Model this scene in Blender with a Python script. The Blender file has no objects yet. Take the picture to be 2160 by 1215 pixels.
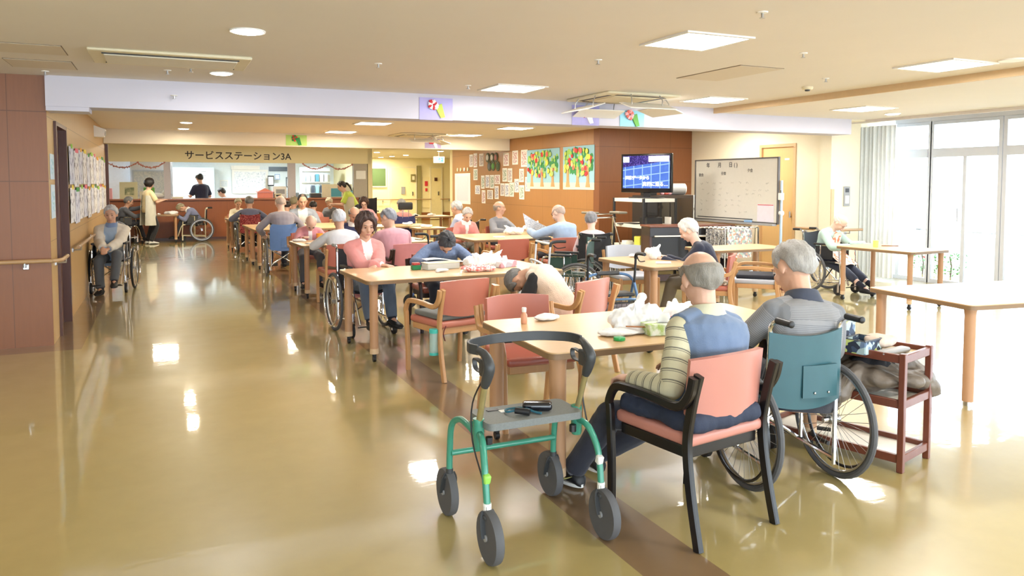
import bpy, bmesh, math, random
import numpy as np
from mathutils import Vector, Matrix, Euler
R = math.radians
scn = bpy.context.scene
COL = scn.collection
rnd = random.Random(7)

# ---------------------------------------------------------------- camera, world, light, exposure
cam_d = bpy.data.cameras.new('camera'); cam = bpy.data.objects.new('camera', cam_d); COL.objects.link(cam)
cam.location = (0, 0, 1.52)
cam.rotation_euler = (math.pi/2 - math.atan(91/1620), 0, -R(24.5))
cam_d.lens = 27; cam_d.sensor_width = 36; cam_d.shift_y = -0.0609; cam_d.clip_start = .05; cam_d.clip_end = 200
scn.camera = cam
scn.view_settings.view_transform = 'Standard'; scn.view_settings.look = 'None'
scn.view_settings.gamma = 1; scn.view_settings.exposure = 0.45
scn.view_settings.use_curve_mapping = False
w = bpy.data.worlds.new('world'); scn.world = w; w.use_nodes = True
wn = w.node_tree; wn.nodes.clear()
wo = wn.nodes.new('ShaderNodeOutputWorld'); wb = wn.nodes.new('ShaderNodeBackground')
wb.inputs[0].default_value = (.76, .88, 1, 1); wb.inputs[1].default_value = 8
wn.links.new(wb.outputs[0], wo.inputs[0])

def area_light(name, loc, sx, sy, power, color=(1, .86, .68), rot=(0, 0, 0), shape='RECTANGLE', spread=math.pi):
    d = bpy.data.lights.new(name, 'AREA'); d.shape = shape; d.size = sx
    if shape == 'RECTANGLE': d.size_y = sy
    d.energy = power; d.color = color; d.spread = spread
    o = bpy.data.objects.new(name, d); COL.objects.link(o); o.location = loc; o.rotation_euler = rot
    return o
# low sun through the big windows on the right
sd = bpy.data.lights.new('sun', 'SUN'); sd.energy = 3.0; sd.angle = R(2); sd.color = (1, .96, .9)
so = bpy.data.objects.new('sun', sd); COL.objects.link(so)
so.rotation_euler = Vector((.80, .10, .62)).to_track_quat('Z', 'Y').to_euler()
# daylight coming in through the window openings: portals guide the sky light
for y0, y1 in ((-3.4, 1.6), (1.9, 9.3)):
    p = area_light('window_portal', (10.75, (y0+y1)/2, 1.25), 2.5, y1-y0, 1, rot=(0, R(90), 0))
    p.data.cycles.is_portal = True

p = area_light('window_portal', (1.6, -5.05, 1.25), 15, 2.1, 1, rot=(R(90), 0, 0)); p.data.cycles.is_portal = True  # portal of the added rear window, fill light from behind the viewer
# light given off by the luminaires in the ceiling: (x, y, size, watts, round, colour)
NEUT, WARM = (1, .98, .95), (1, .89, .67)
LAMPS = []
# ---------------------------------------------------------------- materials
MATS = {}
def srgb(r, g, b):
    f = lambda c: (c/255/12.92) if c/255 <= .04045 else ((c/255+.055)/1.055)**2.4
    return (f(r), f(g), f(b), 1)
def _new(name):
    m = bpy.data.materials.new(name); m.use_nodes = True
    return m, m.node_tree, m.node_tree.nodes['Principled BSDF']
def nd(t, typ, **kw):
    n = t.nodes.new(typ)
    for k, v in kw.items(): setattr(n, k, v)
    return n
def mathn(t, op, a, b=None, c=None, clamp=False):
    n = nd(t, 'ShaderNodeMath', operation=op); n.use_clamp = clamp
    for i, x in enumerate((a, b, c)):
        if x is None: continue
        if isinstance(x, (int, float)): n.inputs[i].default_value = x
        else: t.links.new(x, n.inputs[i])
    return n.outputs[0]
def mixc(t, fac, a, b):
    n = nd(t, 'ShaderNodeMix', data_type='RGBA')
    if isinstance(fac, (int, float)): n.inputs[0].default_value = fac
    else: t.links.new(fac, n.inputs[0])
    for i, x in ((6, a), (7, b)):
        if isinstance(x, tuple): n.inputs[i].default_value = x
        else: t.links.new(x, n.inputs[i])
    return n.outputs[2]
def coords(t, kind='Object', scale=(1, 1, 1)):
    c = nd(t, 'ShaderNodeTexCoord'); mp = nd(t, 'ShaderNodeMapping'); mp.inputs[3].default_value = scale
    t.links.new(c.outputs[kind], mp.inputs[0]); return mp.outputs[0]
def noise(t, vec, scale, detail=3, rough=.5):
    n = nd(t, 'ShaderNodeTexNoise'); n.inputs['Scale'].default_value = scale
    n.inputs['Detail'].default_value = detail; n.inputs['Roughness'].default_value = rough
    t.links.new(vec, n.inputs['Vector']); return n.outputs['Fac']
def bump(t, b, h, strength=.2, dist=.01):
    n = nd(t, 'ShaderNodeBump'); n.inputs['Strength'].default_value = strength; n.inputs['Distance'].default_value = dist
    t.links.new(h, n.inputs['Height']); t.links.new(n.outputs[0], b.inputs['Normal'])
def mat(name, rgb, rough=.5, metal=0, var=.06, nscale=20, bmp=0, bscale=None, spec=None, coat=0, trans=0, emit=None, estr=1, alpha=None, stretch=(1, 1, 1), sheen=0):
    """plain procedural material: base colour with a little noise, optional bump"""
    if name in MATS: return MATS[name]
    m, t, b = _new(name); c = srgb(*rgb)
    v = coords(t, 'Object', stretch); f = noise(t, v, nscale)
    lo = tuple(x*(1-var) for x in c[:3])+(1,); hi = tuple(min(1, x*(1+var)) for x in c[:3])+(1,)
    t.links.new(mixc(t, f, lo, hi), b.inputs['Base Color'])
    b.inputs['Roughness'].default_value = rough; b.inputs['Metallic'].default_value = metal
    if spec is not None: b.inputs['Specular IOR Level'].default_value = spec
    if coat: b.inputs['Coat Weight'].default_value = coat; b.inputs['Coat Roughness'].default_value = .15
    if trans: b.inputs['Transmission Weight'].default_value = trans; b.inputs['IOR'].default_value = 1.3
    if sheen: b.inputs['Sheen Weight'].default_value = sheen
    if alpha is not None: b.inputs['Alpha'].default_value = alpha
    if emit: b.inputs['Emission Color'].default_value = srgb(*emit); b.inputs['Emission Strength'].default_value = estr
    if bmp: bump(t, b, noise(t, v, bscale or nscale*4), bmp)
    MATS[name] = m; return m
def wood(name, rgb, rgb2=None, rough=.35, axis=2, scale=6, joints=None, jx=None, spec=.5):
    """veneer: stretched grain along one axis, optional panel joints (heights) and vertical joints (period, axis)"""
    if name in MATS: return MATS[name]
    m, t, b = _new(name); c = srgb(*rgb); c2 = srgb(*rgb2) if rgb2 else tuple(x*.8 for x in c[:3])+(1,)
    st = [8, 8, 8]; st[axis] = .5
    v = coords(t, 'Object', tuple(st)); f = noise(t, v, scale, 5, .6)
    v2 = coords(t, 'Object', (1, 1, 1)); f2 = noise(t, v2, .8, 2)
    ff = mathn(t, 'ADD', mathn(t, 'MULTIPLY', f, .7), mathn(t, 'MULTIPLY', f2, .3))
    col = mixc(t, ff, c2, c)
    if joints or jx:
        sep = nd(t, 'ShaderNodeSeparateXYZ'); co = nd(t, 'ShaderNodeTexCoord'); t.links.new(co.outputs['Object'], sep.inputs[0])
        tot = None
        for z in joints or []:
            g = mathn(t, 'LESS_THAN', mathn(t, 'ABSOLUTE', mathn(t, 'SUBTRACT', sep.outputs[2], z)), .004)
            tot = g if tot is None else mathn(t, 'MAXIMUM', tot, g)
        if jx:
            per, ax, off = jx
            g = mathn(t, 'LESS_THAN', mathn(t, 'FLOORED_MODULO', mathn(t, 'ADD', sep.outputs[ax], off), per), .006)
            tot = g if tot is None else mathn(t, 'MAXIMUM', tot, g)
        col = mixc(t, mathn(t, 'MULTIPLY', tot, .6), col, tuple(x*.35 for x in c2[:3])+(1,))
    t.links.new(col, b.inputs['Base Color']); b.inputs['Roughness'].default_value = rough
    b.inputs['Specular IOR Level'].default_value = spec
    bump(t, b, f, .04)
    MATS[name] = m; return m
def emission(name, rgb, strength):
    if name in MATS: return MATS[name]
    m, t, b = _new(name); b.inputs['Base Color'].default_value = srgb(*rgb)
    v = coords(t); f = noise(t, v, 3)
    c = srgb(*rgb); t.links.new(mixc(t, f, tuple(x*.96 for x in c[:3])+(1,), c), b.inputs['Emission Color'])
    b.inputs['Emission Strength'].default_value = strength
    MATS[name] = m; return m
def pattern(name, cols, scale=30, rough=.8, kind='voronoi', stretch=(1, 1, 1), pos=None, coord='Object'):
    """random coloured patches: for papers, patterned cloth, artwork scribbles"""
    if name in MATS: return MATS[name]
    m, t, b = _new(name); v = coords(t, coord, stretch)
    if kind == 'voronoi':
        n = nd(t, 'ShaderNodeTexVoronoi'); n.inputs['Scale'].default_value = scale
        t.links.new(v, n.inputs['Vector']); sp = nd(t, 'ShaderNodeSeparateColor'); t.links.new(n.outputs['Color'], sp.inputs[0]); f = sp.outputs[0]
    else: f = noise(t, v, scale, 4, .6)
    r = nd(t, 'ShaderNodeValToRGB'); r.color_ramp.interpolation = 'CONSTANT' if kind == 'voronoi' else 'LINEAR'
    el = r.color_ramp.elements
    while len(el) < len(cols): el.new(.5)
    for i, c in enumerate(cols):
        el[i].position = (pos[i] if pos else i/len(cols)); el[i].color = srgb(*c)
    t.links.new(f, r.inputs[0]); t.links.new(r.outputs[0], b.inputs['Base Color']); b.inputs['Roughness'].default_value = rough
    MATS[name] = m; return m

# ---------------------------------------------------------------- mesh builder
def V(*a): return np.array(a, float)
def nrm(v):
    v = np.asarray(v, float); n = np.linalg.norm(v); return v/n if n > 1e-9 else v
def sm(pts, k=4, closed=False):
    """Catmull-Rom smoothing of a path (points may carry extra columns such as a radius)"""
    p = [np.asarray(q, float) for q in pts]; n = len(p); out = []
    rng = n if closed else n-1
    for i in range(rng):
        if closed: a, b, c, d = p[(i-1) % n], p[i], p[(i+1) % n], p[(i+2) % n]
        else: a, b, c, d = p[max(i-1, 0)], p[i], p[i+1], p[min(i+2, n-1)]
        for j in range(k):
            t = j/k
            out.append(.5*((2*b)+(-a+c)*t+(2*a-5*b+4*c-d)*t*t+(-a+3*b-3*c+d)*t**3))
    if not closed: out.append(p[-1])
    return out
class MB:
    def __init__(s): s.v = []; s.f = []; s.m = []
    def add(s, vs, fs, m=0):
        o = len(s.v); s.v += [tuple(map(float, q)) for q in vs]; s.f += [tuple(i+o for i in f) for f in fs]; s.m += [m]*len(fs); return s
    def box(s, c, size, rot=None, bev=0, m=0, seg=1):
        bm = bmesh.new(); bmesh.ops.create_cube(bm, size=1)
        for q in bm.verts: q.co = Vector((q.co.x*size[0], q.co.y*size[1], q.co.z*size[2]))
        if bev: bmesh.ops.bevel(bm, geom=bm.edges[:], offset=bev, segments=seg+1 if seg > 1 else seg, affect='EDGES', profile=.5)
        M = Euler(rot).to_matrix() if rot is not None and not isinstance(rot, Matrix) else (rot or Matrix.Identity(3))
        bm.verts.index_update()
        s.add([M @ q.co + Vector(c) for q in bm.verts], [[q.index for q in f.verts] for f in bm.faces], m); bm.free(); return s
    def b2(s, lo, hi, bev=0, m=0):
        return s.box([(a+b)/2 for a, b in zip(lo, hi)], [abs(b-a) for a, b in zip(lo, hi)], bev=bev, m=m)
    def loft(s, rings, caps=True, closed=False, m=0):
        n = len(rings[0]); vs = [p for r in rings for p in r]; fs = []
        k = len(rings)
        for i in range(k if closed else k-1):
            a = i*n; b = ((i+1) % k)*n
            for j in range(n): fs.append((a+j, a+(j+1) % n, b+(j+1) % n, b+j))
        if caps and not closed: fs.append(tuple(range(n-1, -1, -1))); fs.append(tuple((k-1)*n+j for j in range(n)))
        return s.add(vs, fs, m)
    def tube(s, path, r=.01, n=8, closed=False, up=None, rect=None, m=0, caps=True, rfun=None):
        P_ = [np.asarray(q, float)[:3] for q in path]; k = len(P_)
        rs = r if isinstance(r, (list, tuple, np.ndarray)) else [r]*k
        T = []
        for i in range(k):
            a = P_[(i-1) % k] if (closed or i > 0) else P_[i]; b = P_[(i+1) % k] if (closed or i < k-1) else P_[i]
            T.append(nrm(b-a))
        u = np.asarray(up, float) if up is not None else (V(0, 0, 1) if abs(T[0][2]) < .9 else V(1, 0, 0))
        rings = []
        for i in range(k):
            if up is not None: u = np.asarray(up, float)
            x = np.cross(T[i], u)
            if np.linalg.norm(x) < 1e-5: x = np.cross(T[i], V(.3, 1, .2))
            x = nrm(x); u2 = np.cross(x, T[i]); 
            if up is None: u = u2
            if rect:
                hw, hh = rect[0]/2, rect[1]/2; c = .18*min(hw, hh)*2
                pr = [(-hw+c, -hh), (hw-c, -hh), (hw, -hh+c), (hw, hh-c), (hw-c, hh), (-hw+c, hh), (-hw, hh-c), (-hw, -hh+c)]
                rings.append([P_[i]+x*a*rs[i]/.01+u2*b*rs[i]/.01 for a, b in pr] if not isinstance(r, float) else [P_[i]+x*a+u2*b for a, b in pr])
            else: rings.append([P_[i]+rs[i]*(math.cos(t)*x+math.sin(t)*u2) for t in np.linspace(0, 2*math.pi, n, endpoint=False)])
        return s.loft(rings, caps, closed, m)
    def cyl(s, a, b, r, r2=None, n=16, m=0): return s.tube([a, b], [r, r if r2 is None else r2], n, m=m)
    def lathe(s, prof, c=(0, 0, 0), axis='z', n=24, m=0, M=None):
        rings = []
        for r, z in prof:
            ring = []
            for t in np.linspace(0, 2*math.pi, n, endpoint=False):
                x, y = max(r, 1e-4)*math.cos(t), max(r, 1e-4)*math.sin(t)
                p = {'z': (x, y, z), 'x': (z, x, y), 'y': (y, z, x)}[axis]
                ring.append(np.array(p)+np.array(c) if M is None else np.array(M @ Vector(p))+np.array(c))
            rings.append(ring)
        return s.loft(rings, m=m)
    def torus(s, c, Rr, r, axis='x', n=36, k=10, m=0):
        prof = [(Rr+r*math.cos(t), r*math.sin(t)) for t in np.linspace(0, 2*math.pi, k, endpoint=False)]
        rings = []
        for rr, z in prof:
            ring = []
            for t in np.linspace(0, 2*math.pi, n, endpoint=False):
                x, y = rr*math.cos(t), rr*math.sin(t)
                ring.append(np.array({'z': (x, y, z), 'x': (z, x, y), 'y': (y, z, x)}[axis])+np.array(c))
            rings.append(ring)
        return s.loft(rings, closed=True, m=m)
    def ell(s, c, r, M=None, n=16, k=10, m=0):
        c = np.asarray(c, float); vs = [np.array((0, 0, r[2]))]; fs = []
        for i in range(1, k):
            t = math.pi*i/k
            for j in range(n):
                a = 2*math.pi*j/n; vs.append(np.array((r[0]*math.sin(t)*math.cos(a), r[1]*math.sin(t)*math.sin(a), r[2]*math.cos(t))))
        vs.append(np.array((0, 0, -r[2]))); L = len(vs)-1
        for j in range(n): fs.append((0, 1+j, 1+(j+1) % n)); fs.append((L, L-n+(j+1) % n, L-n+j))
        for i in range(k-2):
            for j in range(n): a = 1+i*n; fs.append((a+j, a+n+j, a+n+(j+1) % n, a+(j+1) % n))
        if M is not None: vs = [np.asarray(M) @ q for q in vs]
        return s.add([q+c for q in vs], fs, m)
    def prism(s, poly, z0, z1, M=None, m=0):
        """polygon in XY extruded along Z, then moved by matrix M (4x4)"""
        n = len(poly); vs = [(x, y, z0) for x, y in poly]+[(x, y, z1) for x, y in poly]
        fs = [tuple(range(n-1, -1, -1)), tuple(range(n, 2*n))]+[(i, (i+1) % n, n+(i+1) % n, n+i) for i in range(n)]
        if M is not None: vs = [M @ Vector(q) for q in vs]
        return s.add(vs, fs, m)
    def grid(s, fn, nu, nv, thick=0, m=0):
        """surface fn(u,v)->xyz with u,v in 0..1, closed into a thin solid when thick>0"""
        g = [[np.asarray(fn(i/nu, j/nv), float) for j in range(nv+1)] for i in range(nu+1)]
        N = (nu+1)*(nv+1); idx = lambda i, j: i*(nv+1)+j
        vs = [g[i][j] for i in range(nu+1) for j in range(nv+1)]
        fs = [(idx(i, j), idx(i+1, j), idx(i+1, j+1), idx(i, j+1)) for i in range(nu) for j in range(nv)]
        if thick:
            nn = []
            for i in range(nu+1):
                for j in range(nv+1):
                    a = g[min(i+1, nu)][j]-g[max(i-1, 0)][j]; b = g[i][min(j+1, nv)]-g[i][max(j-1, 0)]
                    nn.append(nrm(np.cross(a, b)))
            vs += [p-q*thick for p, q in zip(vs, nn)]
            fs += [tuple(N+i for i in reversed(f)) for f in fs]
            e = [(idx(i, 0), idx(i+1, 0)) for i in range(nu)]+[(idx(nu, j), idx(nu, j+1)) for j in range(nv)]
            e += [(idx(i+1, nv), idx(i, nv)) for i in range(nu-1, -1, -1)]+[(idx(0, j+1), idx(0, j)) for j in range(nv-1, -1, -1)]
            fs += [(b, a, a+N, b+N) for a, b in e]
        return s.add(vs, fs, m)
    def xf(s, M):
        s.v = [tuple(M @ Vector(q)) for q in s.v]; return s
    def mesh(s, name, mats, ang=38):
        me = bpy.data.meshes.new(name); me.from_pydata(s.v, [], s.f)
        for q in (mats if isinstance(mats, (list, tuple)) else [mats]): me.materials.append(q)
        me.polygons.foreach_set('material_index', s.m); me.polygons.foreach_set('use_smooth', [True]*len(s.f))
        me.update()
        bm = bmesh.new(); bm.from_mesh(me); bmesh.ops.recalc_face_normals(bm, faces=bm.faces[:]); bm.to_mesh(me); bm.free()
        me.set_sharp_from_angle(angle=R(ang)); return me
    def build(s, name, mats, parent=None, ang=38):
        return obj(name, s.mesh(name, mats, ang), parent)
def obj(name, me, parent=None, loc=None):
    o = bpy.data.objects.new(name, me); COL.objects.link(o)
    if parent is not None: o.parent = parent
    if loc is not None: o.location = loc
    return o
def tag(o, label=None, cat=None, group=None, kind=None):
    if label: o['label'] = label
    if cat: o['category'] = cat
    if group: o['group'] = group
    if kind: o['kind'] = kind
    return o
def thing(name, label, cat, loc=(0, 0, 0), rz=0, group=None):
    o = bpy.data.objects.new(name, None); COL.objects.link(o); o.empty_display_size = .1
    o.location = loc; o.rotation_euler = (0, 0, rz)
    return tag(o, label, cat, group)
def copy_tree(o, parent=None):
    c = o.copy(); COL.objects.link(c)
    if parent is not None: c.parent = parent
    for ch in list(o.children): copy_tree(ch, c)
    return c
def dup(o, loc, rz=0, label=None, group=None):
    c = copy_tree(o); c.location = loc; c.rotation_euler = (0, 0, rz)
    if label: c['label'] = label
    if group: c['group'] = group
    return c
def struct(name, mb, m, label=None):
    o = mb.build(name, m); o['kind'] = 'structure'
    if label: o['label'] = label; o['category'] = name.split('_')[0]
    return o
def text_mesh(body, size, m, M, parent=None, name='lettering', depth=.002, bold=0, align='LEFT'):
    c = bpy.data.curves.new(name, 'FONT'); c.body = body; c.size = size; c.extrude = depth; c.offset = bold; c.align_x = align; c.resolution_u = 3
    t = bpy.data.objects.new(name, c); COL.objects.link(t)
    dg = bpy.context.evaluated_depsgraph_get(); me = bpy.data.meshes.new_from_object(t.evaluated_get(dg))
    bpy.data.objects.remove(t); bpy.data.curves.remove(c)
    me.transform(M); me.materials.clear(); me.materials.append(m); me.name = name
    return obj(name, me, parent)
def face_matrix(origin, xdir, ydir):
    x = Vector(xdir).normalized(); y = Vector(ydir).normalized(); z = x.cross(y)
    return Matrix(((x.x, y.x, z.x, origin[0]), (x.y, y.y, z.y, origin[1]), (x.z, y.z, z.z, origin[2]), (0, 0, 0, 1)))
# ---------------------------------------------------------------- the room
def floor_mat():
    m, t, b = _new('floor_vinyl')
    co = nd(t, 'ShaderNodeTexCoord'); sep = nd(t, 'ShaderNodeSeparateXYZ'); t.links.new(co.outputs['Object'], sep.inputs[0])
    X, Y = sep.outputs[0], sep.outputs[1]
    def band(v, a, c): return mathn(t, 'MULTIPLY', mathn(t, 'GREATER_THAN', v, a), mathn(t, 'LESS_THAN', v, c))
    stripe = band(X, 1.66, 1.97)
    left = mathn(t, 'MULTIPLY', band(X, -1.2, -.70), mathn(t, 'GREATER_THAN', Y, 8.0))
    dark = mathn(t, 'MULTIPLY', mathn(t, 'LESS_THAN', X, -.70), mathn(t, 'GREATER_THAN', Y, 7.95))
    right = band(X, 6.55, 6.75)
    msk = mathn(t, 'MAXIMUM', mathn(t, 'MAXIMUM', stripe, left), dark)
    v = co.outputs['Object']
    f = noise(t, v, 1.3, 6, .65); f2 = noise(t, v, 9, 5, .6); ff = mathn(t, 'ADD', mathn(t, 'MULTIPLY', f, .6), mathn(t, 'MULTIPLY', f2, .4))
    tan = mixc(t, ff, srgb(152, 136, 82), srgb(180, 162, 106)); brn = mixc(t, ff, srgb(116, 92, 62), srgb(144, 116, 82))
    seam = mathn(t, 'LESS_THAN', mathn(t, 'ABSOLUTE', mathn(t, 'SUBTRACT', mathn(t, 'FLOORED_MODULO', mathn(t, 'ADD', Y, .4), 1.82), .9)), .003)
    col = mixc(t, msk, tan, brn); 
    t.links.new(col, b.inputs['Base Color'])
    b.inputs['Specular IOR Level'].default_value = .9
    r = mathn(t, 'ADD', mathn(t, 'MULTIPLY', noise(t, v, 4, 4), .14), .26); t.links.new(r, b.inputs['Roughness'])
    b.inputs['Coat Weight'].default_value = 1; b.inputs['Coat Roughness'].default_value = .045
    v3 = coords(t, 'Object', (.8, 1.6, 1)); h = mathn(t, 'ADD', mathn(t, 'MULTIPLY', noise(t, v, 4, 2), .7), mathn(t, 'MULTIPLY', noise(t, v3, 17, 2), .22))
    bump(t, b, h, .10, .012); t.links.new(b.inputs['Normal'].links[0].from_socket, b.inputs['Coat Normal'])
    return m
M_ceil = mat('ceiling_paint', (224, 217, 208), .9, var=.02, nscale=3)
M_beam = mat('beam_paint', (204, 201, 212), .85, var=.02, nscale=3)
M_cream = mat('cream_wallpaper', (236, 226, 200), .85, var=.03, nscale=60, bmp=.03)
M_yel = mat('yellow_wallpaper', (238, 226, 182), .85, var=.03, nscale=60, bmp=.03)
M_white = mat('white_paint', (238, 236, 230), .6, var=.02)
M_tan = wood('tan_veneer', (196, 162, 108), (178, 142, 90), .42, jx=(.91, 1, .1), joints=[2.13, .97])
M_tree = wood('golden_veneer', (178, 132, 82), (160, 112, 66), .38, jx=(1.82, 1, .3), joints=[1.02, 2.22])
M_shaded = wood('shaded_veneer', (142, 90, 54), (122, 74, 42), .42, jx=(.91, 0, .35), joints=[1.53, 2.17])  # same veneer on walls turned from the light, shade put into its colour
M_door = wood('dark_door_veneer', (96, 56, 42), (74, 42, 34), .35)
M_trimtan = mat('tan_trim', (206, 178, 138), .6)
M_rail = wood('handrail_wood', (184, 148, 106), (166, 130, 88), .35, axis=1)
M_metal = mat('satin_metal', (190, 190, 190), .3, 1, var=.03)
M_chrome = mat('chrome', (225, 225, 228), .12, 1, var=.01)
M_black = mat('black_plastic', (28, 28, 30), .45, var=.1)
M_dgrey = mat('dark_grey_plastic', (62, 62, 64), .5, var=.1)
M_grey = mat('grey_plastic', (150, 150, 150), .5)
M_alu = mat('window_aluminium', (206, 208, 214), .45, 0, var=.02)

ZC = 2.50
fl = MB().b2((-9, -5, -.1), (15, 33, 0)); struct('floor', fl, floor_mat())
c = MB(); c.b2((-9, -5, ZC), (6.7, 17, ZC+.12)); c.b2((-9, 17, ZC), (14, 33, ZC+.12)); c.b2((6.7, 8.4, ZC), (10.8, 17, ZC+.12)); struct('ceiling', c, M_ceil)
c = MB(); c.b2((6.7, -5, 2.44), (9.5, 8.2, 2.62)); struct('ceiling_window_side', c, M_ceil)
c = MB(); c.b2((6.665, -5, 2.43), (6.70, 8.2, 2.501)); struct('trim_1', c, M_trimtan)
# beams
c = MB(); c.b2((-.949, 8.2, 2.22), (9.179, 8.55, ZC)); struct('trim_2', c, M_beam)
c = MB(); c.b2((-.945, 15.9, 2.24), (7.19, 16.25, ZC)); struct('trim_3', c, mat('beam_paint_warm', (226, 216, 196), .85, var=.02))
c = MB(); c.b2((-.949, 8.215, 2.18), (-.60, 8.54, 2.2199)); struct('trim_4', c, M_beam)
# left side
c = MB(); c.b2((-9, 8.25, 0), (-.95, 8.27, ZC)).b2((-9, 8.27, 0), (-1.15, 8.5, ZC)); struct('wall_left_front', c, M_shaded)
c = MB(); c.b2((-1.15, 8.27, 0), (-.95, 8.72, ZC)).b2((-1.15, 9.66, 0), (-.95, 16.3, ZC)).b2((-1.15, 8.72, 2.12), (-.95, 9.66, ZC)); struct('wall_left', c, M_tan)
c = MB(); c.b2((-9, 16.1, 0), (-1.15, 16.3, ZC)); struct('wall_left_return', c, M_tan)
c = MB(); c.b2((-9, -5, 0), (-8.8, 8.3, ZC)); struct('wall_left_outer', c, M_cream)
c = MB(); c.b2((-9, -5, 0), (10.7, -4.8, .25)).b2((-9, -5, 2.25), (10.7, -4.8, ZC)).b2((-9, -5, .25), (-6, -4.8, 2.25)).b2((9.2, -5, .25), (10.7, -4.8, 2.25)); struct('wall_rear', c, M_cream)
f = MB()
for x in (-6, -3, 0, 3, 6, 9.2): f.b2((x-.04, -4.95, .25), (x+.04, -4.85, 2.25))
f.b2((-6, -4.95, .25), (9.2, -4.85, .32)).b2((-6, -4.95, 2.18), (9.2, -4.85, 2.25)); struct('window_20', f, M_alu)  # unseen rear glazing, added to let in fill light
d = MB(); d.b2((-1.04, 8.78, 0), (-1.0, 9.60, 2.08)); do = struct('door_1', d, M_door, 'dark brown sliding door in the left wooden wall')
f = MB(); f.b2((-1.12, 8.72, 0), (-.925, 8.78, 2.12)).b2((-1.12, 9.60, 0), (-.925, 9.66, 2.12)).b2((-1.12, 8.7801, 2.08), (-.9255, 9.5999, 2.1195)); f.build('door_frame', M_door, do)
h = MB(); h.cyl((-.985, 8.86, .85), (-.985, 8.86, 1.15), .012); h.b2((-1.0, 8.85, .87), (-.985, 8.87, .89)).b2((-1.0, 8.85, 1.11), (-.985, 8.87, 1.13)); h.build('door_handle', M_metal, do)
# right back: golden wall, shaded brown wall, cream wall
c = MB(); c.b2((7.2, 12.2, 0), (7.45, 19.7, ZC)); struct('wall_picture', c, M_tree)
c = MB(); c.b2((7.2, 12.0, 0), (9.25, 12.2, ZC)); struct('wall_television', c, M_shaded)
c = MB(); c.b2((9.25, 8.75, 0), (9.45, 9.33, ZC)).b2((9.25, 10.15, 0), (9.45, 12.2, ZC)).b2((9.25, 9.33, 2.12), (9.45, 10.15, ZC)); struct('wall_cream', c, M_cream)
c = MB(); c.b2((9.18, 8.56, 0), (9.78, 8.78, ZC)); c.b2((9.18, 8.2, 2.42), (9.78, 8.56, ZC)); struct('wall_column', c, M_cream)
c = MB(); c.b2((9.70, 8.78, 0), (9.78, 9.1, 2.6)).b2((9.70, 9.1, 0), (10.8, 9.5, 2.6)); struct('wall_window_end', c, M_cream)
c = MB(); c.b2((9.185, 8.545, 0.0), (9.245, 8.565, 1.42)); struct('trim_5', c, M_trimtan)
d = MB(); d.b2((9.275, 9.38, 0), (9.31, 10.10, 2.10)); do = struct('door_2', d, wood('light_door_veneer', (222, 184, 128), (210, 168, 110), .45), 'light wooden door in the cream wall behind the whiteboard')
f = MB(); f.b2((9.235, 9.33, 0), (9.40, 9.38, 2.15)).b2((9.235, 10.10, 0), (9.40, 10.15, 2.15)).b2((9.2355, 9.3801, 2.10), (9.40, 10.0999, 2.1495)); f.build('door_frame', mat('beige_frame', (206, 168, 122), .5), do)
MB().box((9.272, 9.55, 1.9), (.006, .10, .03)).build('door_sign', M_white, do)
h = MB(); h.cyl((9.25, 9.45, .95), (9.25, 9.45, 1.05), .012); h.b2((9.25, 9.44, .96), (9.28, 9.46, .98)); h.build('door_handle', M_metal, do)
# curtain recess and window side
c = MB(); c.b2((9.5, -5, 2.56), (10.75, 8.6, 2.66)).b2((9.46, -5, 2.40), (9.5, 8.56, 2.58)).b2((10.2, -5, 2.50), (10.24, 8.6, 2.57)); struct('trim_6', c, mat('recess_paint', (214, 206, 200), .8))
WX = 10.6
c = MB(); c.b2((WX-.02, -5, 2.44), (WX+.12, 8.6, 2.60)); struct('wall_window_head', c, M_alu)
# windows: bays between the mullions (Y edges), clerestory above the transom
bays = [(8.0, 9.07), (6.92, 7.97), (5.4, 6.86), (3.9, 5.35), (2.4, 3.85), (.9, 2.35), (-.6, .85), (-2.1, -.65), (-3.6, -2.15)]
M_glass, gt, gb = _new('clear_glass'); gt.nodes.clear()
go = nd(gt, 'ShaderNodeOutputMaterial'); gm = nd(gt, 'ShaderNodeMixShader'); g1 = nd(gt, 'ShaderNodeBsdfTransparent'); g2 = nd(gt, 'ShaderNodeBsdfGlossy')
g2.inputs['Roughness'].default_value = .02; g1.inputs[0].default_value = (.95, .97, .98, 1); fr = nd(gt, 'ShaderNodeFresnel'); fr.inputs[0].default_value = 1.35
gt.links.new(fr.outputs[0], gm.inputs[0]); gt.links.new(g1.outputs[0], gm.inputs[1]); gt.links.new(g2.outputs[0], gm.inputs[2]); gt.links.new(gm.outputs[0], go.inputs[0])
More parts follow.
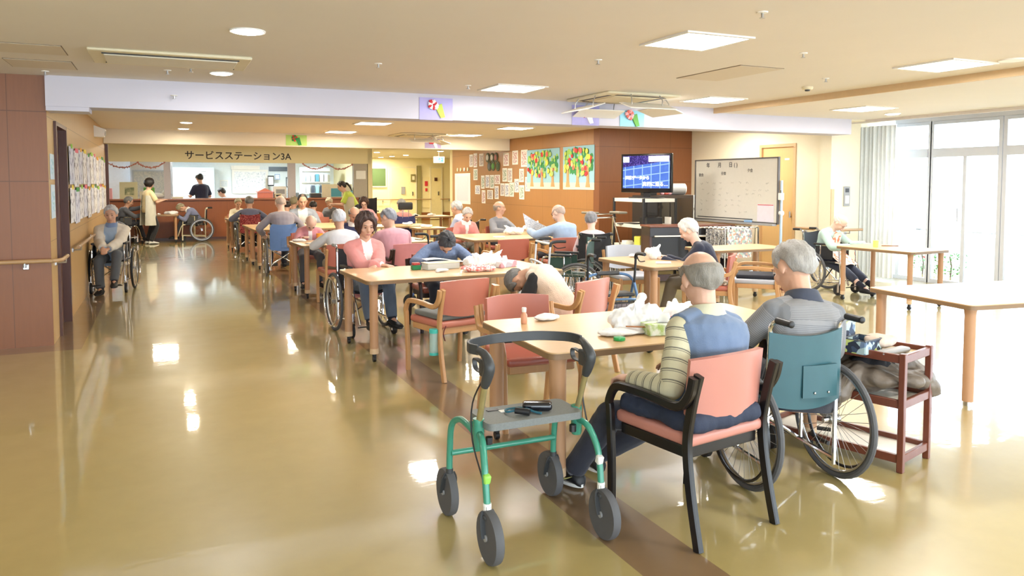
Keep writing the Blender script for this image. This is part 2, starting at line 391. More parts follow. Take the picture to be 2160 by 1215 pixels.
for i, (a, b) in enumerate(bays):
    f = MB(); e = .035
    f.b2((WX, a-.024, 0), (WX+.08, a+.03, 2.439), m=0).b2((WX, b-.03, 0), (WX+.08, b+.024, 2.439))
    f.b2((WX-.02, a+.0301, 1.90), (WX+.075, b-.0301, 2.03)).b2((WX+.002, a+.0301, 2.39), (WX+.075, b-.0301, 2.438)).b2((WX+.002, a+.0301, 0), (WX+.075, b-.0301, .06))
    f.b2((WX+.01, (a+b)/2-.025, .0601), (WX+.06, (a+b)/2+.025, 1.8999))
    wo_ = struct('window_%d' % (i+1), f, M_alu, 'tall aluminium framed window bay with upper light')
    MB().b2((WX+.03, a+.03, .06), (WX+.036, b-.03, 1.9)).b2((WX+.03, a+.03, 2.03), (WX+.036, b-.03, 2.39)).build('window_pane', M_glass, wo_)
    MB().cyl((WX-.03, (a+b)/2+.06, .95), (WX-.03, (a+b)/2+.06, 1.15), .012).b2((WX-.03, (a+b)/2+.05, .98), (WX+.02, (a+b)/2+.07, 1.0)).b2((WX-.03, (a+b)/2+.05, 1.1), (WX+.02, (a+b)/2+.07, 1.12)).build('window_handle', M_metal, wo_)
# far end: corridor end wall, header of the service station
c = MB(); c.b2((5.6, 30, .30), (14, 30.2, ZC)); struct('wall_corridor_end', c, M_yel)
c = MB(); c.b2((5.6, 29.96, 0), (14, 30.2, .30)); struct('baseboard_corridor', c, wood('corridor_skirting', (150, 92, 50), None, .4))
c = MB(); c.b2((7.2, 19.7, 0), (14, 19.9, ZC)); c.b2((13.8, 19.9, 0), (14, 30, ZC)); struct('wall_corridor_right', c, M_yel)
c = MB(); c.b2((5.47, 22.1, 0), (5.6, 30, ZC)); struct('wall_station_side', c, M_yel)
c = MB(); c.b2((-5, 22.1, 2.06), (5.6, 22.3, ZC)); hd = struct('wall_station_header', c, M_yel)
text_mesh('サービスステーション3A', .245, mat('dark_sign_letters', (50, 38, 30), .5), face_matrix((.57, 22.094, 2.155), (1, 0, 0), (0, 0, 1)), hd, 'sign_lettering', .004, .003)
c = MB(); c.b2((-5, 27.0, 0), (5.5, 27.2, ZC)); struct('wall_station_back', c, mat('station_wall_paint', (226, 236, 240), .8))
c = MB(); c.b2((-5.2, 16.3, 0), (-5, 27.2, ZC)); struct('wall_station_left', c, M_cream)
M_colmn = mat('grey_post_paint', (186, 180, 184), .5)
for i, (x0, x1) in enumerate(((.06, .22), (3.22, 3.42))):
    c = MB().b2((x0, 22.12, 1.09), (x1, 22.28, 2.06)); struct('trim_%d' % (7+i), c, M_colmn)
c = MB().b2((5.05, 22.1, 1.09), (5.45, 22.28, 2.06)); struct('wall_station_corner', c, mat('grey_station_panel', (176, 170, 158), .7))
c = MB().b2((-.95, 16.28, 0), (-.90, 16.36, 2.24)); struct('trim_9', c, M_door)
c = MB().b2((-5, 22.32, .98), (5.4, 22.34, 1.0)); 
# ---------------------------------------------------------------- things in and under the ceiling
M_lamp = emission('lamp_diffuser', (255, 252, 244), 14)
M_lampf = mat('lamp_frame', (232, 230, 226), .5)
def square_lamp(x, y, z, label, group, col, watts, s=.52):
    t = thing('ceiling_light', label, 'ceiling light', (x, y, z), 0, group)
    f = MB(); h = s/2; e = .03
    f.b2((-h-e, -h-e, -.012), (h+e, -h, .0)).b2((-h-e, h, -.012), (h+e, h+e, .0)).b2((-h-e, -h, -.012), (-h, h, 0)).b2((h, -h, -.012), (h+e, h, 0))
    f.build('lamp_frame', M_lampf, t)
    MB().b2((-h, -h, -.011), (h, h, -.001)).build('diffuser', M_lamp, t)
    area_light('ceiling_lamp_glow', (x, y, z-.03), s, s, watts, col)
def round_lamp(x, y, z, label, group, col, watts, r=.085):
    t = thing('downlight', label, 'ceiling light', (x, y, z), 0, group)
    MB().lathe([(r, 0), (r+.018, 0), (r+.016, -.010), (r, -.006)], n=28).build('lamp_rim', M_lampf, t)
    MB().lathe([(.001, -.002), (r, -.002), (r, -.011), (r*.8, -.016), (.001, -.018)], n=28).build('diffuser', M_lamp, t)
    area_light('downlight_glow', (x, y, z-.03), r*2, r*2, watts, col, shape='DISK')
K = .32
g = 'square recessed ceiling lights'
for x, y, z, lab, col, wt in (
    (3.39, 4.37, ZC, 'large square ceiling light nearest the viewer, above the front dining tables', NEUT, 75),
    (3.34, 7.32, ZC, 'square ceiling light just in front of the white beam, left of the cassette air conditioner', NEUT, 75),
    (5.98, 4.40, ZC, 'square ceiling light near the tan ceiling step, above the empty right table', NEUT, 75),
    (5.97, 7.35, ZC, 'square ceiling light between the cassette air conditioner and the tan ceiling step', NEUT, 75),
    (7.98, 6.95, 2.44, 'square ceiling light in the lowered ceiling strip by the windows', NEUT, 70),
    (3.21, 12.6, ZC, 'left square ceiling light of the nearer pair behind the first beam', WARM, 120),
    (3.18, 14.97, ZC, 'left square ceiling light just before the second beam', WARM, 120),
    (5.82, 12.63, ZC, 'right square ceiling light just behind the first beam', WARM, 120),
    (5.76, 14.94, ZC, 'square ceiling light in front of the second beam near the picture wall', WARM, 120)):
    square_lamp(x, y, z, lab, g, col, wt*K, .50)
for x, y, lab in ((3.39, 1.2, 'nearest on the left'), (5.98, 1.2, 'nearest on the right'), (3.39, -2, 'farther back on the left'), (5.98, -2, 'farther back on the right'), (-3, 1.5, 'over the left aisle, farther back'), (-3, 4.5, 'over the left aisle, nearer')):   # the same grid goes on behind the viewer
    square_lamp(x, y, ZC, 'square ceiling light outside the picture, '+lab, 'ceiling lights behind the viewer', NEUT, 70*K)
g = 'round recessed downlights'
for x, y, z, lab, col, wt in (
    (.53, 5.29, ZC, 'large round downlight in front of the long slotted air conditioner', NEUT, 30),
    (.51, 7.40, ZC, 'round downlight just behind the long slotted air conditioner', NEUT, 30),
    (.39, 13.66, ZC, 'nearer of the two small round downlights before the service station', WARM, 40),
    (.39, 15.24, ZC, 'farther of the two small round downlights before the service station', WARM, 40),
    (8.91, 7.29, 2.44, 'round downlight beside the square light near the windows', NEUT, 25)):
    round_lamp(x, y, z, lab, g, col, wt*K, .095 if y < 6 else .085)
g = 'corridor downlights beyond the station'
for x, y, lab, wt in ((6.36, 24.5, 'left corridor downlight nearest the station corner', 150), (7.74, 29.2, 'farthest left corridor downlight above the green board', 150), (7.84, 28.0, 'middle corridor downlight in the far group', 150),
                  (7.96, 26.6, 'corridor downlight left of the exit sign', 150), (7.94, 22.8, 'corridor downlight right above the exit sign', 150)):
    round_lamp(x, y, ZC, lab, g, WARM, wt*K, .09)
for x, y, wt, lab in ((0, 19.6, 120, 'left'), (3, 19.6, 120, 'middle'), (5.9, 19.0, 100, 'right')):
    square_lamp(x, y, ZC, lab+' square ceiling light before the service counter, behind the second beam', 'ceiling lights before the counter', WARM, wt*K)
for x, y, wt, lab in ((3.34, 10.0, 80, 'left'), (5.98, 10.0, 80, 'middle'), (8.3, 10.2, 95, 'right')):  # lamps added out of sight to brighten the area past the first beam
    square_lamp(x, y, ZC, lab+' square ceiling light of the row added unseen behind the first beam', 'added ceiling lights behind the first beam', (1, .95, .86), wt*K)
for x, y, wt, lab in ((-2.5, 24.5, 260, 'left'), (.5, 24.5, 290, 'middle'), (3.6, 24.5, 290, 'right')):
    square_lamp(x, y, ZC, lab+' cool white ceiling light inside the service station', 'station ceiling lights', (.80, .92, 1), wt*K)

# long slot air conditioner
M_ac = mat('ac_cream', (226, 216, 186), .5)
t = thing('ceiling_air_conditioner', 'long cream slot air conditioner panel in the ceiling above the corridor', 'air conditioner', (.10, 6.70, ZC))
MB().box((0, 0, -.012), (1.14, .68, .024), bev=.008).build('panel', M_ac, t)
MB().box((0, 0, -.030), (.94, .44, .014), bev=.005).build('intake_flap', mat('ac_flap', (222, 216, 200), .5), t)
MB().box((0, -.245, -.026), (.96, .028, .008)).box((0, .238, -.026), (.96, .018, .008)).build('air_slot', M_black, t)
# cassettes
def cassette(x, y, label, deflectors=True):
    t = thing('ceiling_air_conditioner', label, 'air conditioner', (x, y, ZC), 0, 'square cassette air conditioners')
    MB().box((0, 0, -.015), (.95, .95, .03), bev=.012).build('panel', M_ac, t)
    MB().box((0, 0, -.035), (.56, .56, .014), bev=.006).build('intake_grille', mat('ac_grille', (214, 204, 176), .6), t)
    sl = MB()
    for a in range(4): sl.box((.36*math.cos(a*math.pi/2), .36*math.sin(a*math.pi/2), -.030), (.05, .62, .006), rot=(0, 0, a*math.pi/2))
    sl.build('air_slot', M_black, t)
    for a in ([0, 1, 2, 3] if deflectors else [3, 0]):
        w_ = MB(); an = a*math.pi/2; ca, sa = math.cos(an), math.sin(an)
        w_.box((.52*ca, .52*sa, -.15), (.24, .60, .012), rot=Euler((0, R(18), an)).to_matrix(), bev=.003)
        d_ = w_.build('wind_deflector', M_white, t)
        for k in (-.2, .2):
            px_, py_ = .50*ca-k*sa, .50*sa+k*ca
            MB().tube([(px_*.92, py_*.92, -.02), (px_, py_, -.08), (px_, py_, -.15)], .007, 6).build('wire_hanger', M_metal, d_)
cassette(4.83, 7.55, 'cassette air conditioner with white hanging wind deflectors in front of the first beam')
cassette(4.78, 15.2, 'distant cassette air conditioner in front of the second beam', False)
# access panels
M_pan = mat('hatch_paint', (214, 202, 184), .85, var=.02); M_seam = mat('hatch_seam', (128, 112, 90), .7)
def hatch(x0, y0, x1, y1, lab):
    t = thing('ceiling_hatch', lab, 'ceiling hatch', ((x0+x1)/2, (y0+y1)/2, ZC), 0, 'flush ceiling hatches')
    a, b = (x1-x0)/2, (y1-y0)/2
    MB().box((0, 0, -.003), (2*a-.012, 2*b-.012, .006)).build('hatch_panel', M_pan, t)
    s = MB(); e = .007
    s.b2((-a, -b, -.004), (a, -b+e, 0)).b2((-a, b-e, -.004), (a, b, 0)).b2((-a, -b, -.004), (-a+e, b, 0)).b2((a-e, -b, -.004), (a, b, 0)).build('seam', M_seam, t)
hatch(-1.7, 6.41, -.63, 6.86, 'nearer of two long ceiling hatches above the dark brown wall')
hatch(-1.12, 7.22, -.64, 7.70, 'ceiling hatch just in front of the beam above the dark brown wall')
hatch(4.42, 5.10, 4.90, 5.98, 'ceiling hatch between the nearest square light and the tan ceiling step')
# sprinklers and detectors
def sprinkler(x, y, z, lab):
    t = thing('sprinkler_head', lab, 'sprinkler', (x, y, z), 0, 'ceiling sprinkler heads')
    MB().lathe([(.001, 0), (.032, 0), (.030, -.006), (.001, -.008)], n=16).build('escutcheon', M_white, t)
    MB().lathe([(.001, -.006), (.008, -.008), (.008, -.03), (.018, -.034), (.018, -.037), (.001, -.037)], n=12).build('nozzle', M_metal, t)
for x, y, z, lab in ((3.17, 3.48, ZC, 'sprinkler head nearest the viewer at the top of the picture'), (4.45, 4.44, ZC, 'sprinkler head right of the nearest square light'),
    (3.20, 5.36, ZC, 'sprinkler head between the two left square lights'), (1.65, 6.28, ZC, 'sprinkler head right of the long slot air conditioner'),
    (2.84, 7.30, ZC, 'sprinkler head left of the square light before the beam'), (5.71, 5.41, ZC, 'sprinkler head just left of the tan ceiling step'),
    (5.30, 7.37, ZC, 'sprinkler head beside the cassette air conditioner'), (.13, 8.14, 2.36, 'sprinkler head on the face of the first beam'), (.25, 7.18, ZC, 'sprinkler head next to the slot air conditioner'),
    (.07, 7.41, ZC, 'sprinkler head before the beam left of the round downlight'), (-.91, 7.92, ZC, 'sprinkler head above the dark brown wall corner')):
    sprinkler(x, y, z, lab)
t = thing('smoke_detector', 'round cream smoke detector near the tan ceiling step', 'smoke detector', (6.05, 5.97, ZC))
MB().lathe([(.001, 0), (.055, 0), (.055, -.018), (.045, -.03), (.001, -.03)], n=24).build('detector_body', M_ac, t)
MB().lathe([(.001, -.03), (.028, -.03), (.024, -.045), (.001, -.048)], n=20).build('sensor_cap', M_dgrey, t)
t = thing('ceiling_speaker', 'flat round ceiling speaker at the tan ceiling step, far right', 'speaker', (6.2, 3.98, ZC))
MB().lathe([(.001, 0), (.10, 0), (.095, -.012), (.001, -.014)], n=28).build('speaker_grille', M_white, t)
t = thing('wall_speaker', 'small white speaker box high on the left wooden wall', 'speaker', (-.90, 13.9, 2.32))
MB().prism([(-.05, 0), (.09, 0), (.11, .12), (-.05, .18)], -.13, .13, Matrix(((1, 0, 0, 0), (0, 0, 1, 0), (0, 1, 0, -.08), (0, 0, 0, 1)))).build('speaker_case', M_white, t)
MB().box((.104, 0, -.01), (.006, .2, .09)).build('speaker_front', M_grey, t)

# flower pictures on the beams
def flower_poster(x0, x1, z0, z1, y, bg, cols, lab, side=1, n=9):
    t = thing('flower_poster', lab, 'poster', ((x0+x1)/2, y-.006, (z0+z1)/2), 0, 'paper flower posters on the beams')
    a, b = (x1-x0)/2, (z1-z0)/2
    MB().box((0, 0, 0), (2*a, .004, 2*b)).build('backing_paper', bg, t)
    rr = random.Random(int(x0*100))
    cm = MB()
    cm.prism([(-.02, .03), (.06, .06), (.10*side, -.09), (.05*side, -.10)], .003, .02, face_matrix((0, 0, 0), (1, 0, 0), (0, 0, 1)))
    cm.build('bouquet_wrap', cols[1], t)
    for k in range(n):
        an = 2*math.pi*k/n; q = MB()
        cx_, cz_ = -.04*side+.055*math.cos(an)*rr.uniform(.5, 1), .04+.045*math.sin(an)*rr.uniform(.5, 1)
        q.ell((cx_, -.015, cz_), (.022, .014, .022), n=10, k=6)
        for j in range(5):
            q.ell((cx_+.017*math.cos(j*1.257), -.018, cz_+.017*math.sin(j*1.257)), (.012, .008, .012), n=8, k=5)
        q.build('paper_flower', cols[0] if k % 2 else cols[2], t)
red = mat('paper_red', (206, 52, 60), .7); grn = mat('paper_green', (96, 160, 70), .7); lime = mat('paper_lime', (186, 206, 90), .7)
pk = mat('paper_pink', (232, 170, 176), .7); wht = mat('paper_white', (240, 238, 236), .7); lav = mat('paper_lavender', (178, 172, 222), .8)
blu = mat('paper_skyblue', (150, 208, 228), .8); pinkl = mat('paper_salmon', (222, 110, 96), .7)
flower_poster(2.61, 3.0, 2.215, 2.46, 8.2, lav, (red, lime, wht), 'lavender flower poster with a lime wrapped red bouquet on the first beam')
flower_poster(4.53, 4.91, 2.215, 2.455, 8.2, lav, (red, wht, wht), 'lavender flower poster with red flowers under the cassette air conditioner')
flower_poster(5.21, 5.57, 2.22, 2.42, 8.2, blu, (pinkl, grn, pk), 'sky blue flower poster with salmon flowers and green stem on the first beam')
flower_poster(2.28, 2.69, 2.26, 2.47, 15.9, mat('paper_pale_green', (176, 212, 120), .8), (red, mat('paper_dark_green', (44, 140, 70), .7), mat('paper_dark_green', (44, 140, 70), .7)), 'pale green flower poster on the second beam above the station')
flower_poster(5.18, 5.55, 2.26, 2.46, 15.9, mat('paper_violet', (170, 156, 196), .8), (red, wht, red), 'violet flower poster at the right end of the second beam')
# ---------------------------------------------------------------- furniture builders
M_top = wood('table_laminate', (218, 182, 136), (204, 166, 118), .30, axis=0, scale=3)
M_edge = mat('table_edge', (132, 104, 74), .4)
M_leg = wood('table_leg_wood', (190, 148, 112), (174, 130, 94), .4, axis=2)
M_oak = wood('light_oak', (202, 156, 108), (182, 134, 86), .35, axis=2)
M_blackwood = mat('black_lacquered_wood', (24, 20, 20), .28, var=.15)
M_vinyl = mat('salmon_vinyl', (186, 114, 96), .38, var=.05, nscale=8, bmp=.03, bscale=200)
M_vinylp = mat('pink_vinyl', (188, 126, 112), .38, var=.05, nscale=8, bmp=.03, bscale=200)
M_vinylr = mat('red_vinyl', (178, 100, 82), .38, var=.05, nscale=8, bmp=.03, bscale=200)
M_vinylg = mat('grey_vinyl', (176, 178, 186), .38, var=.05, nscale=8, bmp=.03, bscale=200)
def rrect(a, b, r, n=5):
    out = []
    for cx_, cy_, s in ((a-r, b-r, 0), (-a+r, b-r, 90), (-a+r, -b+r, 180), (a-r, -b+r, 270)):
        for i in range(n+1): t = R(s+90*i/n); out.append((cx_+r*math.cos(t), cy_+r*math.sin(t)))
    return out
def table(x0, y0, x1, y1, label, rz=0, group='maple topped dining tables', caster=True, lr=.034):
    """x0..y1 before rotation about the centre"""
    cx_, cy_ = (x0+x1)/2, (y0+y1)/2; a, b = (x1-x0)/2, (y1-y0)/2
    t = thing('dining_table', label, 'table', (cx_, cy_, 0), rz, group)
    MB().prism(rrect(a-.003, b-.003, .05), .694, .70).build('table_top', M_top, t)
    MB().prism(rrect(a, b, .052), .666, .694).build('edge_band', M_edge, t)
    for sx in (-1, 1):
        for sy in (-1, 1):
            lx, ly = sx*(a-.075), sy*(b-.075)
            l = MB().lathe([(lr*1.15, .666), (lr, .62), (lr, .07 if caster else .03), (lr*.9, .07 if caster else .03)], (lx, ly, 0), n=18).build('leg', M_leg, t)
            if caster:
                k = MB().lathe([(lr*1.02, .115), (lr*1.02, .07), (lr*.5, .065)], (lx, ly, 0), n=18); k.build('leg_ferrule', mat('beige_ferrule', (206, 176, 140), .4), l)
                MB().cyl((lx-.012, ly, .024), (lx+.012, ly, .024), .024, n=14).box((lx, ly, .052), (.03, .03, .03), bev=.004).build('caster', M_black, l)
            else: MB().lathe([(lr*.8, .03), (lr*.8, .0), (.001, 0)], (lx, ly, 0), n=16).build('foot_cap', M_metal, l)
    return t
def armchair(label, loc, rz, frame=None, vinyl=None, group='wooden armchairs with padded backs', cushion=None, arms=True, seatv=None, hs=1):
    frame = frame or M_oak; vinyl = vinyl or M_vinyl
    t = thing('armchair', label, 'chair', (loc[0], loc[1], 0), rz, group)
    def back(u, v):
        x = (u-.5)*.46; q = (2*u-1); bow = .055*(1-q*q)
        z0 = .515-.035*(1-q*q); z1 = .77-.012*q*q; z = z0+(z1-z0)*v
        return (x, -.205-bow-.10*(z-.5)**1.0, z)
    MB().grid(back, 14, 8, .026).build('backrest', vinyl, t)
    s = MB().box((0, .0, .425), (.47, .47, .055), bev=.022, seg=3); s.build('seat', seatv or vinyl, t)
    fr = MB().box((0, -.20, .375), (.43, .022, .055), bev=.004).box((0, .20, .375), (.43, .022, .05), bev=.004).box((-.215, 0, .375), (.022, .40, .05), bev=.004).box((.215, 0, .375), (.022, .40, .05), bev=.004)
    fr.build('seat_frame', frame, t)
    for s_ in (-1, 1):
        p = sm([(s_*.243, -.30, 0), (s_*.240, -.25, .22), (s_*.238, -.225, .42), (s_*.238, -.25, .58), (s_*.238, -.285, .71)], 4)
        MB().tube(p, 1.0, up=(0, 1, .2), rect=(.028, .042)).build('leg', frame, t)
        if arms:
            p = sm([(s_*.268, -.283, .705), (s_*.268, -.262, .63), (s_*.270, -.20, .572), (s_*.272, -.05, .58), (s_*.272, .10, .582), (s_*.270, .19, .568), (s_*.268, .235, .50), (s_*.262, .235, .45), (s_*.255, .23, .2), (s_*.25, .235, 0)], 4)
            MB().tube(p, 1.0, up=(s_, 0, .01), rect=(.038, .030)).build('arm_and_front_leg', frame, t)
        else: MB().box((s_*.235, .22, .21), (.035, .035, .42), bev=.004).build('leg', frame, t)
    t.scale = (1, 1, hs)
    if cushion:
        tag(MB().box((loc[0], loc[1], .475), (.42, .42, .045), rot=(0, 0, rz), bev=.02, seg=3).build('seat_cushion', cushion[0]), cushion[1], 'cushion', 'loose chair cushions')
    return t
M_tire = mat('grey_tyre_rubber', (84, 84, 86), .7); M_tireb = mat('black_tyre_rubber', (34, 34, 36), .6)
def wheelchair(label, loc, rz, uph, frame=None, tire=None, group='manual wheelchairs', back_top=.84, headrest=None, rail=None, lo=False, back_pocket=None, grips=None, cross=True, spoke_n=20):
    frame = frame or M_chrome; tire = tire or M_tire
    t = thing('wheelchair', label, 'wheelchair', (loc[0], loc[1], 0), rz, group); hw = .20
    for s in (-1, 1):
        x = s*.265; cy_ = -.15
        w_ = MB().torus((x, cy_, .300), .284, .016, 'x', 40 if not lo else 24, 8).build('wheel', tire, t)
        MB().torus((x, cy_, .300), .263, .008, 'x', 36 if not lo else 20, 6).build('rim', M_metal, w_)
        hr = MB().torus((x+s*.04, cy_, .300), .245, .008, 'x', 36 if not lo else 20, 6)
        hr.build('hand_rim', rail or M_chrome, w_)
        sp = MB().cyl((x-.03, cy_, .3), (x+.03, cy_, .3), .022, n=12)
        for k in range(spoke_n if not lo else 12):
            a = 2*math.pi*k/(spoke_n if not lo else 12); o = .25*(1 if k % 2 else -1)
            sp.cyl((x+(.02 if k % 2 else -.02), cy_+.018*math.cos(a+o*4), .3+.018*math.sin(a+o*4)), (x, cy_+.262*math.cos(a), .3+.262*math.sin(a)), .0014, n=4)
        sp.build('spokes', M_metal, w_)
        cx_ = s*.215; c_ = MB().cyl((cx_-.014, .30, .068), (cx_+.014, .30, .068), .068, n=20)
        c_ = c_.build('caster', M_tireb, t)
        MB().box((cx_-.022, .31, .10), (.006, .03, .12)).box((cx_+.022, .31, .10), (.006, .03, .12)).box((cx_, .31, .16), (.05, .04, .012)).cyl((cx_, .32, .16), (cx_, .32, .24), .011).build('caster_fork', frame, c_)
        x = s*hw; f = MB(); r_ = .0115
        f.tube(sm([(x, -.235, .10), (x, -.235, .45), (x, -.245, .76), (x, -.26, .835), (x, -.31, .865)], 4), r_, 8)
        f.tube([(x, -.235, .44), (x, .24, .44)], r_, 8).tube([(x, -.235, .13), (x, .30, .16)], r_, 8)
        f.tube(sm([(x, .02, .16), (x, .02, .62), (x, .05, .66), (x, .22, .66), (x, .28, .62), (x, .30, .46), (x, .32, .17)], 3), r_, 8)
        f.tube(sm([(x, .24, .44), (x, .33, .40), (x*.85, .42, .14)], 4), r_, 8)
        f.cyl((x, -.15, .3), (s*.262, -.15, .3), .012, n=8)
        f.build('side_frame', frame, t)
        MB().tube([(x, -.30, .863), (x, -.40, .862)], [.017, .016], 10).ell((x, -.405, .862), (.017, .008, .017)).build('push_grip', grips or M_black, t)
        MB().box((x, .07, .675), (.05, .30, .025), bev=.008, seg=2).build('armrest_pad', M_black, t)
        MB().box((x, .07, .56), (.008, .26, .18), bev=.002).build('side_guard', uph if not lo else M_dgrey, t)
        MB().box((s*.12, .46, .125), (.13, .15, .012), rot=(R(12), 0, 0), bev=.004).build('foot_plate', M_black, t)
    if cross: MB().tube([(-hw, .02, .15), (hw, .02, .42)], .01, 8).tube([(hw, .05, .15), (-hw, .05, .42)], .01, 8).build('cross_brace', frame, t)
    MB().grid(lambda u, v: ((u-.5)*.42, -.22+v*.46, .450-.02*(1-(2*u-1)**2)), 8, 4, .02).build('seat', uph, t)
    MB().grid(lambda u, v: ((u-.5)*.425, -.245-.035*(1-(2*u-1)**2)-.012*v, .41+.03*(2*u-1)**2+v*(back_top-.41-.03*(2*u-1)**2-.025*(1-(2*u-1)**2))), 12, 8, .012).build('backrest', uph, t)
    if back_pocket:
        MB().grid(lambda u, v: (.06+(u-.5)*.20, -.292-.012*(1-(2*u-1)**2), .47+v*.16), 6, 3, .014).build('back_pocket', back_pocket, t); [MB().ell((x_, -.306, .495), (.006, .004, .006), n=10, k=6).build('snap_stud', M_metal, t) for x_ in (.02, .10)]
    if headrest:
        MB().box((0, -.27, back_top+.19), (.30, .07, .15), bev=.03, seg=3).build('headrest', headrest, t)
        MB().cyl((-.06, -.28, back_top-.05), (-.06, -.28, back_top+.15), .009).cyl((.06, -.28, back_top-.05), (.06, -.28, back_top+.15), .009).build('headrest_post', frame, t)
    return t
def small_wheel(mb_parent, c, r, wd, s, hub=True, name='wheel', tire=None, fork=None):
    w_ = MB().lathe([(r*.78, -wd/2), (r*.97, -wd/2), (r, -wd/4), (r, wd/4), (r*.97, wd/2), (r*.78, wd/2)], c, 'x', 28).build(name, tire or M_tireb, mb_parent)
    h = MB().lathe([(.001, -wd*.35), (r*.8, -wd*.35), (r*.8, wd*.35), (.001, wd*.35)], c, 'x', 24)
    h.build('wheel_disc', M_black, w_); MB().cyl((c[0]-wd*.7, c[1], c[2]), (c[0]+wd*.7, c[1], c[2]), r*.13, n=12).build('wheel_hub', M_grey, w_)
    return w_

# ---------------------------------------------------------------- tables
table(1.69, 3.21, 3.46, 4.17, 'long dining table nearest the viewer with tissue box and plastic bags', R(-1.5), lr=.042)
T2 = table(1.52, 6.31, 3.42, 7.30, 'second dining table, in front of the lady in a pink cardigan', R(2), lr=.036)
table(1.62, 10.18, 3.45, 11.14, 'third dining table in the row beside the corridor', R(2))
table(1.44, 13.95, 3.2, 14.88, 'fourth dining table in the row, in front of the blue wheelchair', R(2))
table(1.42, 14.92, 3.2, 15.80, 'fifth dining table pushed against the far side of the fourth', R(2))
table(1.32, 18.10, 3.1, 19.0, 'dining table farthest down the row before the service counter', R(2))
table(4.03, 10.12, 5.80, 11.45, 'dining table under the picture wall with white packages on it', R(-1))
table(4.30, 6.15, 4.98, 7.22, 'dining table in front of the white-haired person in navy', R(-1), lr=.036)
table(6.05, 7.35, 7.25, 8.0, 'dining table seen between the two seated men, beyond the grey-backed chair', R(0))
table(7.98, 6.26, 8.72, 7.34, 'small dining table by the windows with a yellow green cup', R(4), lr=.03)
table(4.95, 3.22, 6.77, 4.18, 'empty dining table at the right edge near the cart', R(-8), caster=False, lr=.036)
table(3.45, 13.98, 4.72, 14.8, 'dining table behind the man in a pink shirt, before the navy wheelchair', R(1))
table(4.15, 13.15, 4.72, 13.72, 'small dining table just left of the man in the dark wheelchair', R(1))
table(5.30, 17.7, 6.5, 18.5, 'dining table farthest back by the corridor doors', R(1))
table(-.55, 21.25, .38, 21.85, 'small table against the service counter between two wheelchairs', 0)

# ---------------------------------------------------------------- chairs
armchair('black framed armchair with a salmon back that the man in a blue vest sits on', (2.17, 2.82), R(9), M_blackwood, M_vinylp, hs=1.03)
armchair('oak armchair with salmon back, grey cushion and a bottle tied to its leg', (2.09, 5.80), R(13), None, None, cushion=(mat('grey_cushion_cloth', (122, 126, 124), .9, bmp=.05), 'flat grey seat cushion on the oak armchair with the bottle'))
armchair('oak armchair facing the viewer, tucked under the far side of the nearest table', (2.13, 4.40), R(176), None, M_vinyl, seatv=mat('maroon_salmon_vinyl', (174, 98, 82), .3))
armchair('oak armchair with a salmon back holding the bent-over person in a cream vest', (2.95, 5.36), R(26), None, M_vinylp)
armchair('oak chair with a red back under the white-haired person in a white shirt', (2.02, 9.62), R(3), None, M_vinylr, arms=False)
armchair('dark framed chair with a dusty pink back under the man in a pink shirt', (2.78, 9.35), R(2), mat('dark_brown_wood', (52, 34, 32), .35), mat('dusty_pink_vinyl', (206, 132, 132), .4))
armchair('empty oak armchair with a salmon red back at the table under the picture wall', (4.25, 9.50), R(0), None, M_vinylr)
armchair('oak armchair with salmon back under the man reading a paper', (5.05, 9.45), R(-4), None, M_vinyl)
armchair('oak chair with a light grey back beyond the blue rollator', (5.02, 7.62), R(172), None, M_vinylg, arms=False)
armchair('oak armchair with a patterned seat pad under the person in navy', (5.27, 6.54), R(50), None, M_vinylr, cushion=(pattern('floral_pad', [(214, 200, 180), (150, 110, 90), (232, 222, 206), (120, 120, 100)], 70), 'patterned quilted seat pad on the armchair of the person in navy'))
armchair('oak armchair with grey back and black cushion beside the man in a striped shirt', (6.10, 6.72), R(45), None, M_vinylg, cushion=(mat('black_cushion_cloth', (40, 42, 52), .8), 'flat black seat cushion on the grey-backed armchair'))
armchair('oak armchair under the bald man in a grey sweater by the picture wall', (5.27, 12.0), R(170), None, M_vinylr)
armchair('oak armchair under the person in pink with a white collar', (4.52, 11.88), R(175), None, M_vinylr)
armchair('salmon armchair behind the balding person in navy at the third table', (2.62, 11.6), R(180), None, M_vinyl)
armchair('oak armchair behind the bald person in pink at the third table', (1.97, 11.62), R(178), None, M_vinyl)
armchair('armchair under the big man in a grey vest and white shirt', (2.62, 16.2), R(180), None, M_vinyl)
armchair('armchair under the person in a blue shirt bent over the second table', (2.62, 7.60), R(178), mat('dark_brown_wood', (52, 34, 32), .35), M_vinylr)
for x, y, rz, lab in ((2.36, 16.75, 0, 'armchair under the person with thin dark hair near the counter'), (2.62, 17.55, 20, 'armchair under the blond grey person near the counter'), (3.1, 17.2, 0, 'armchair under the dark-haired person in pink near the counter'),
                      (3.85, 19.4, 180, 'armchair under the grey-haired person the carer leans over'), (1.66, 19.5, 180, 'armchair under the lady in cream at the farthest table')):
    armchair(lab, (x, y), R(rz), None, M_vinyl)

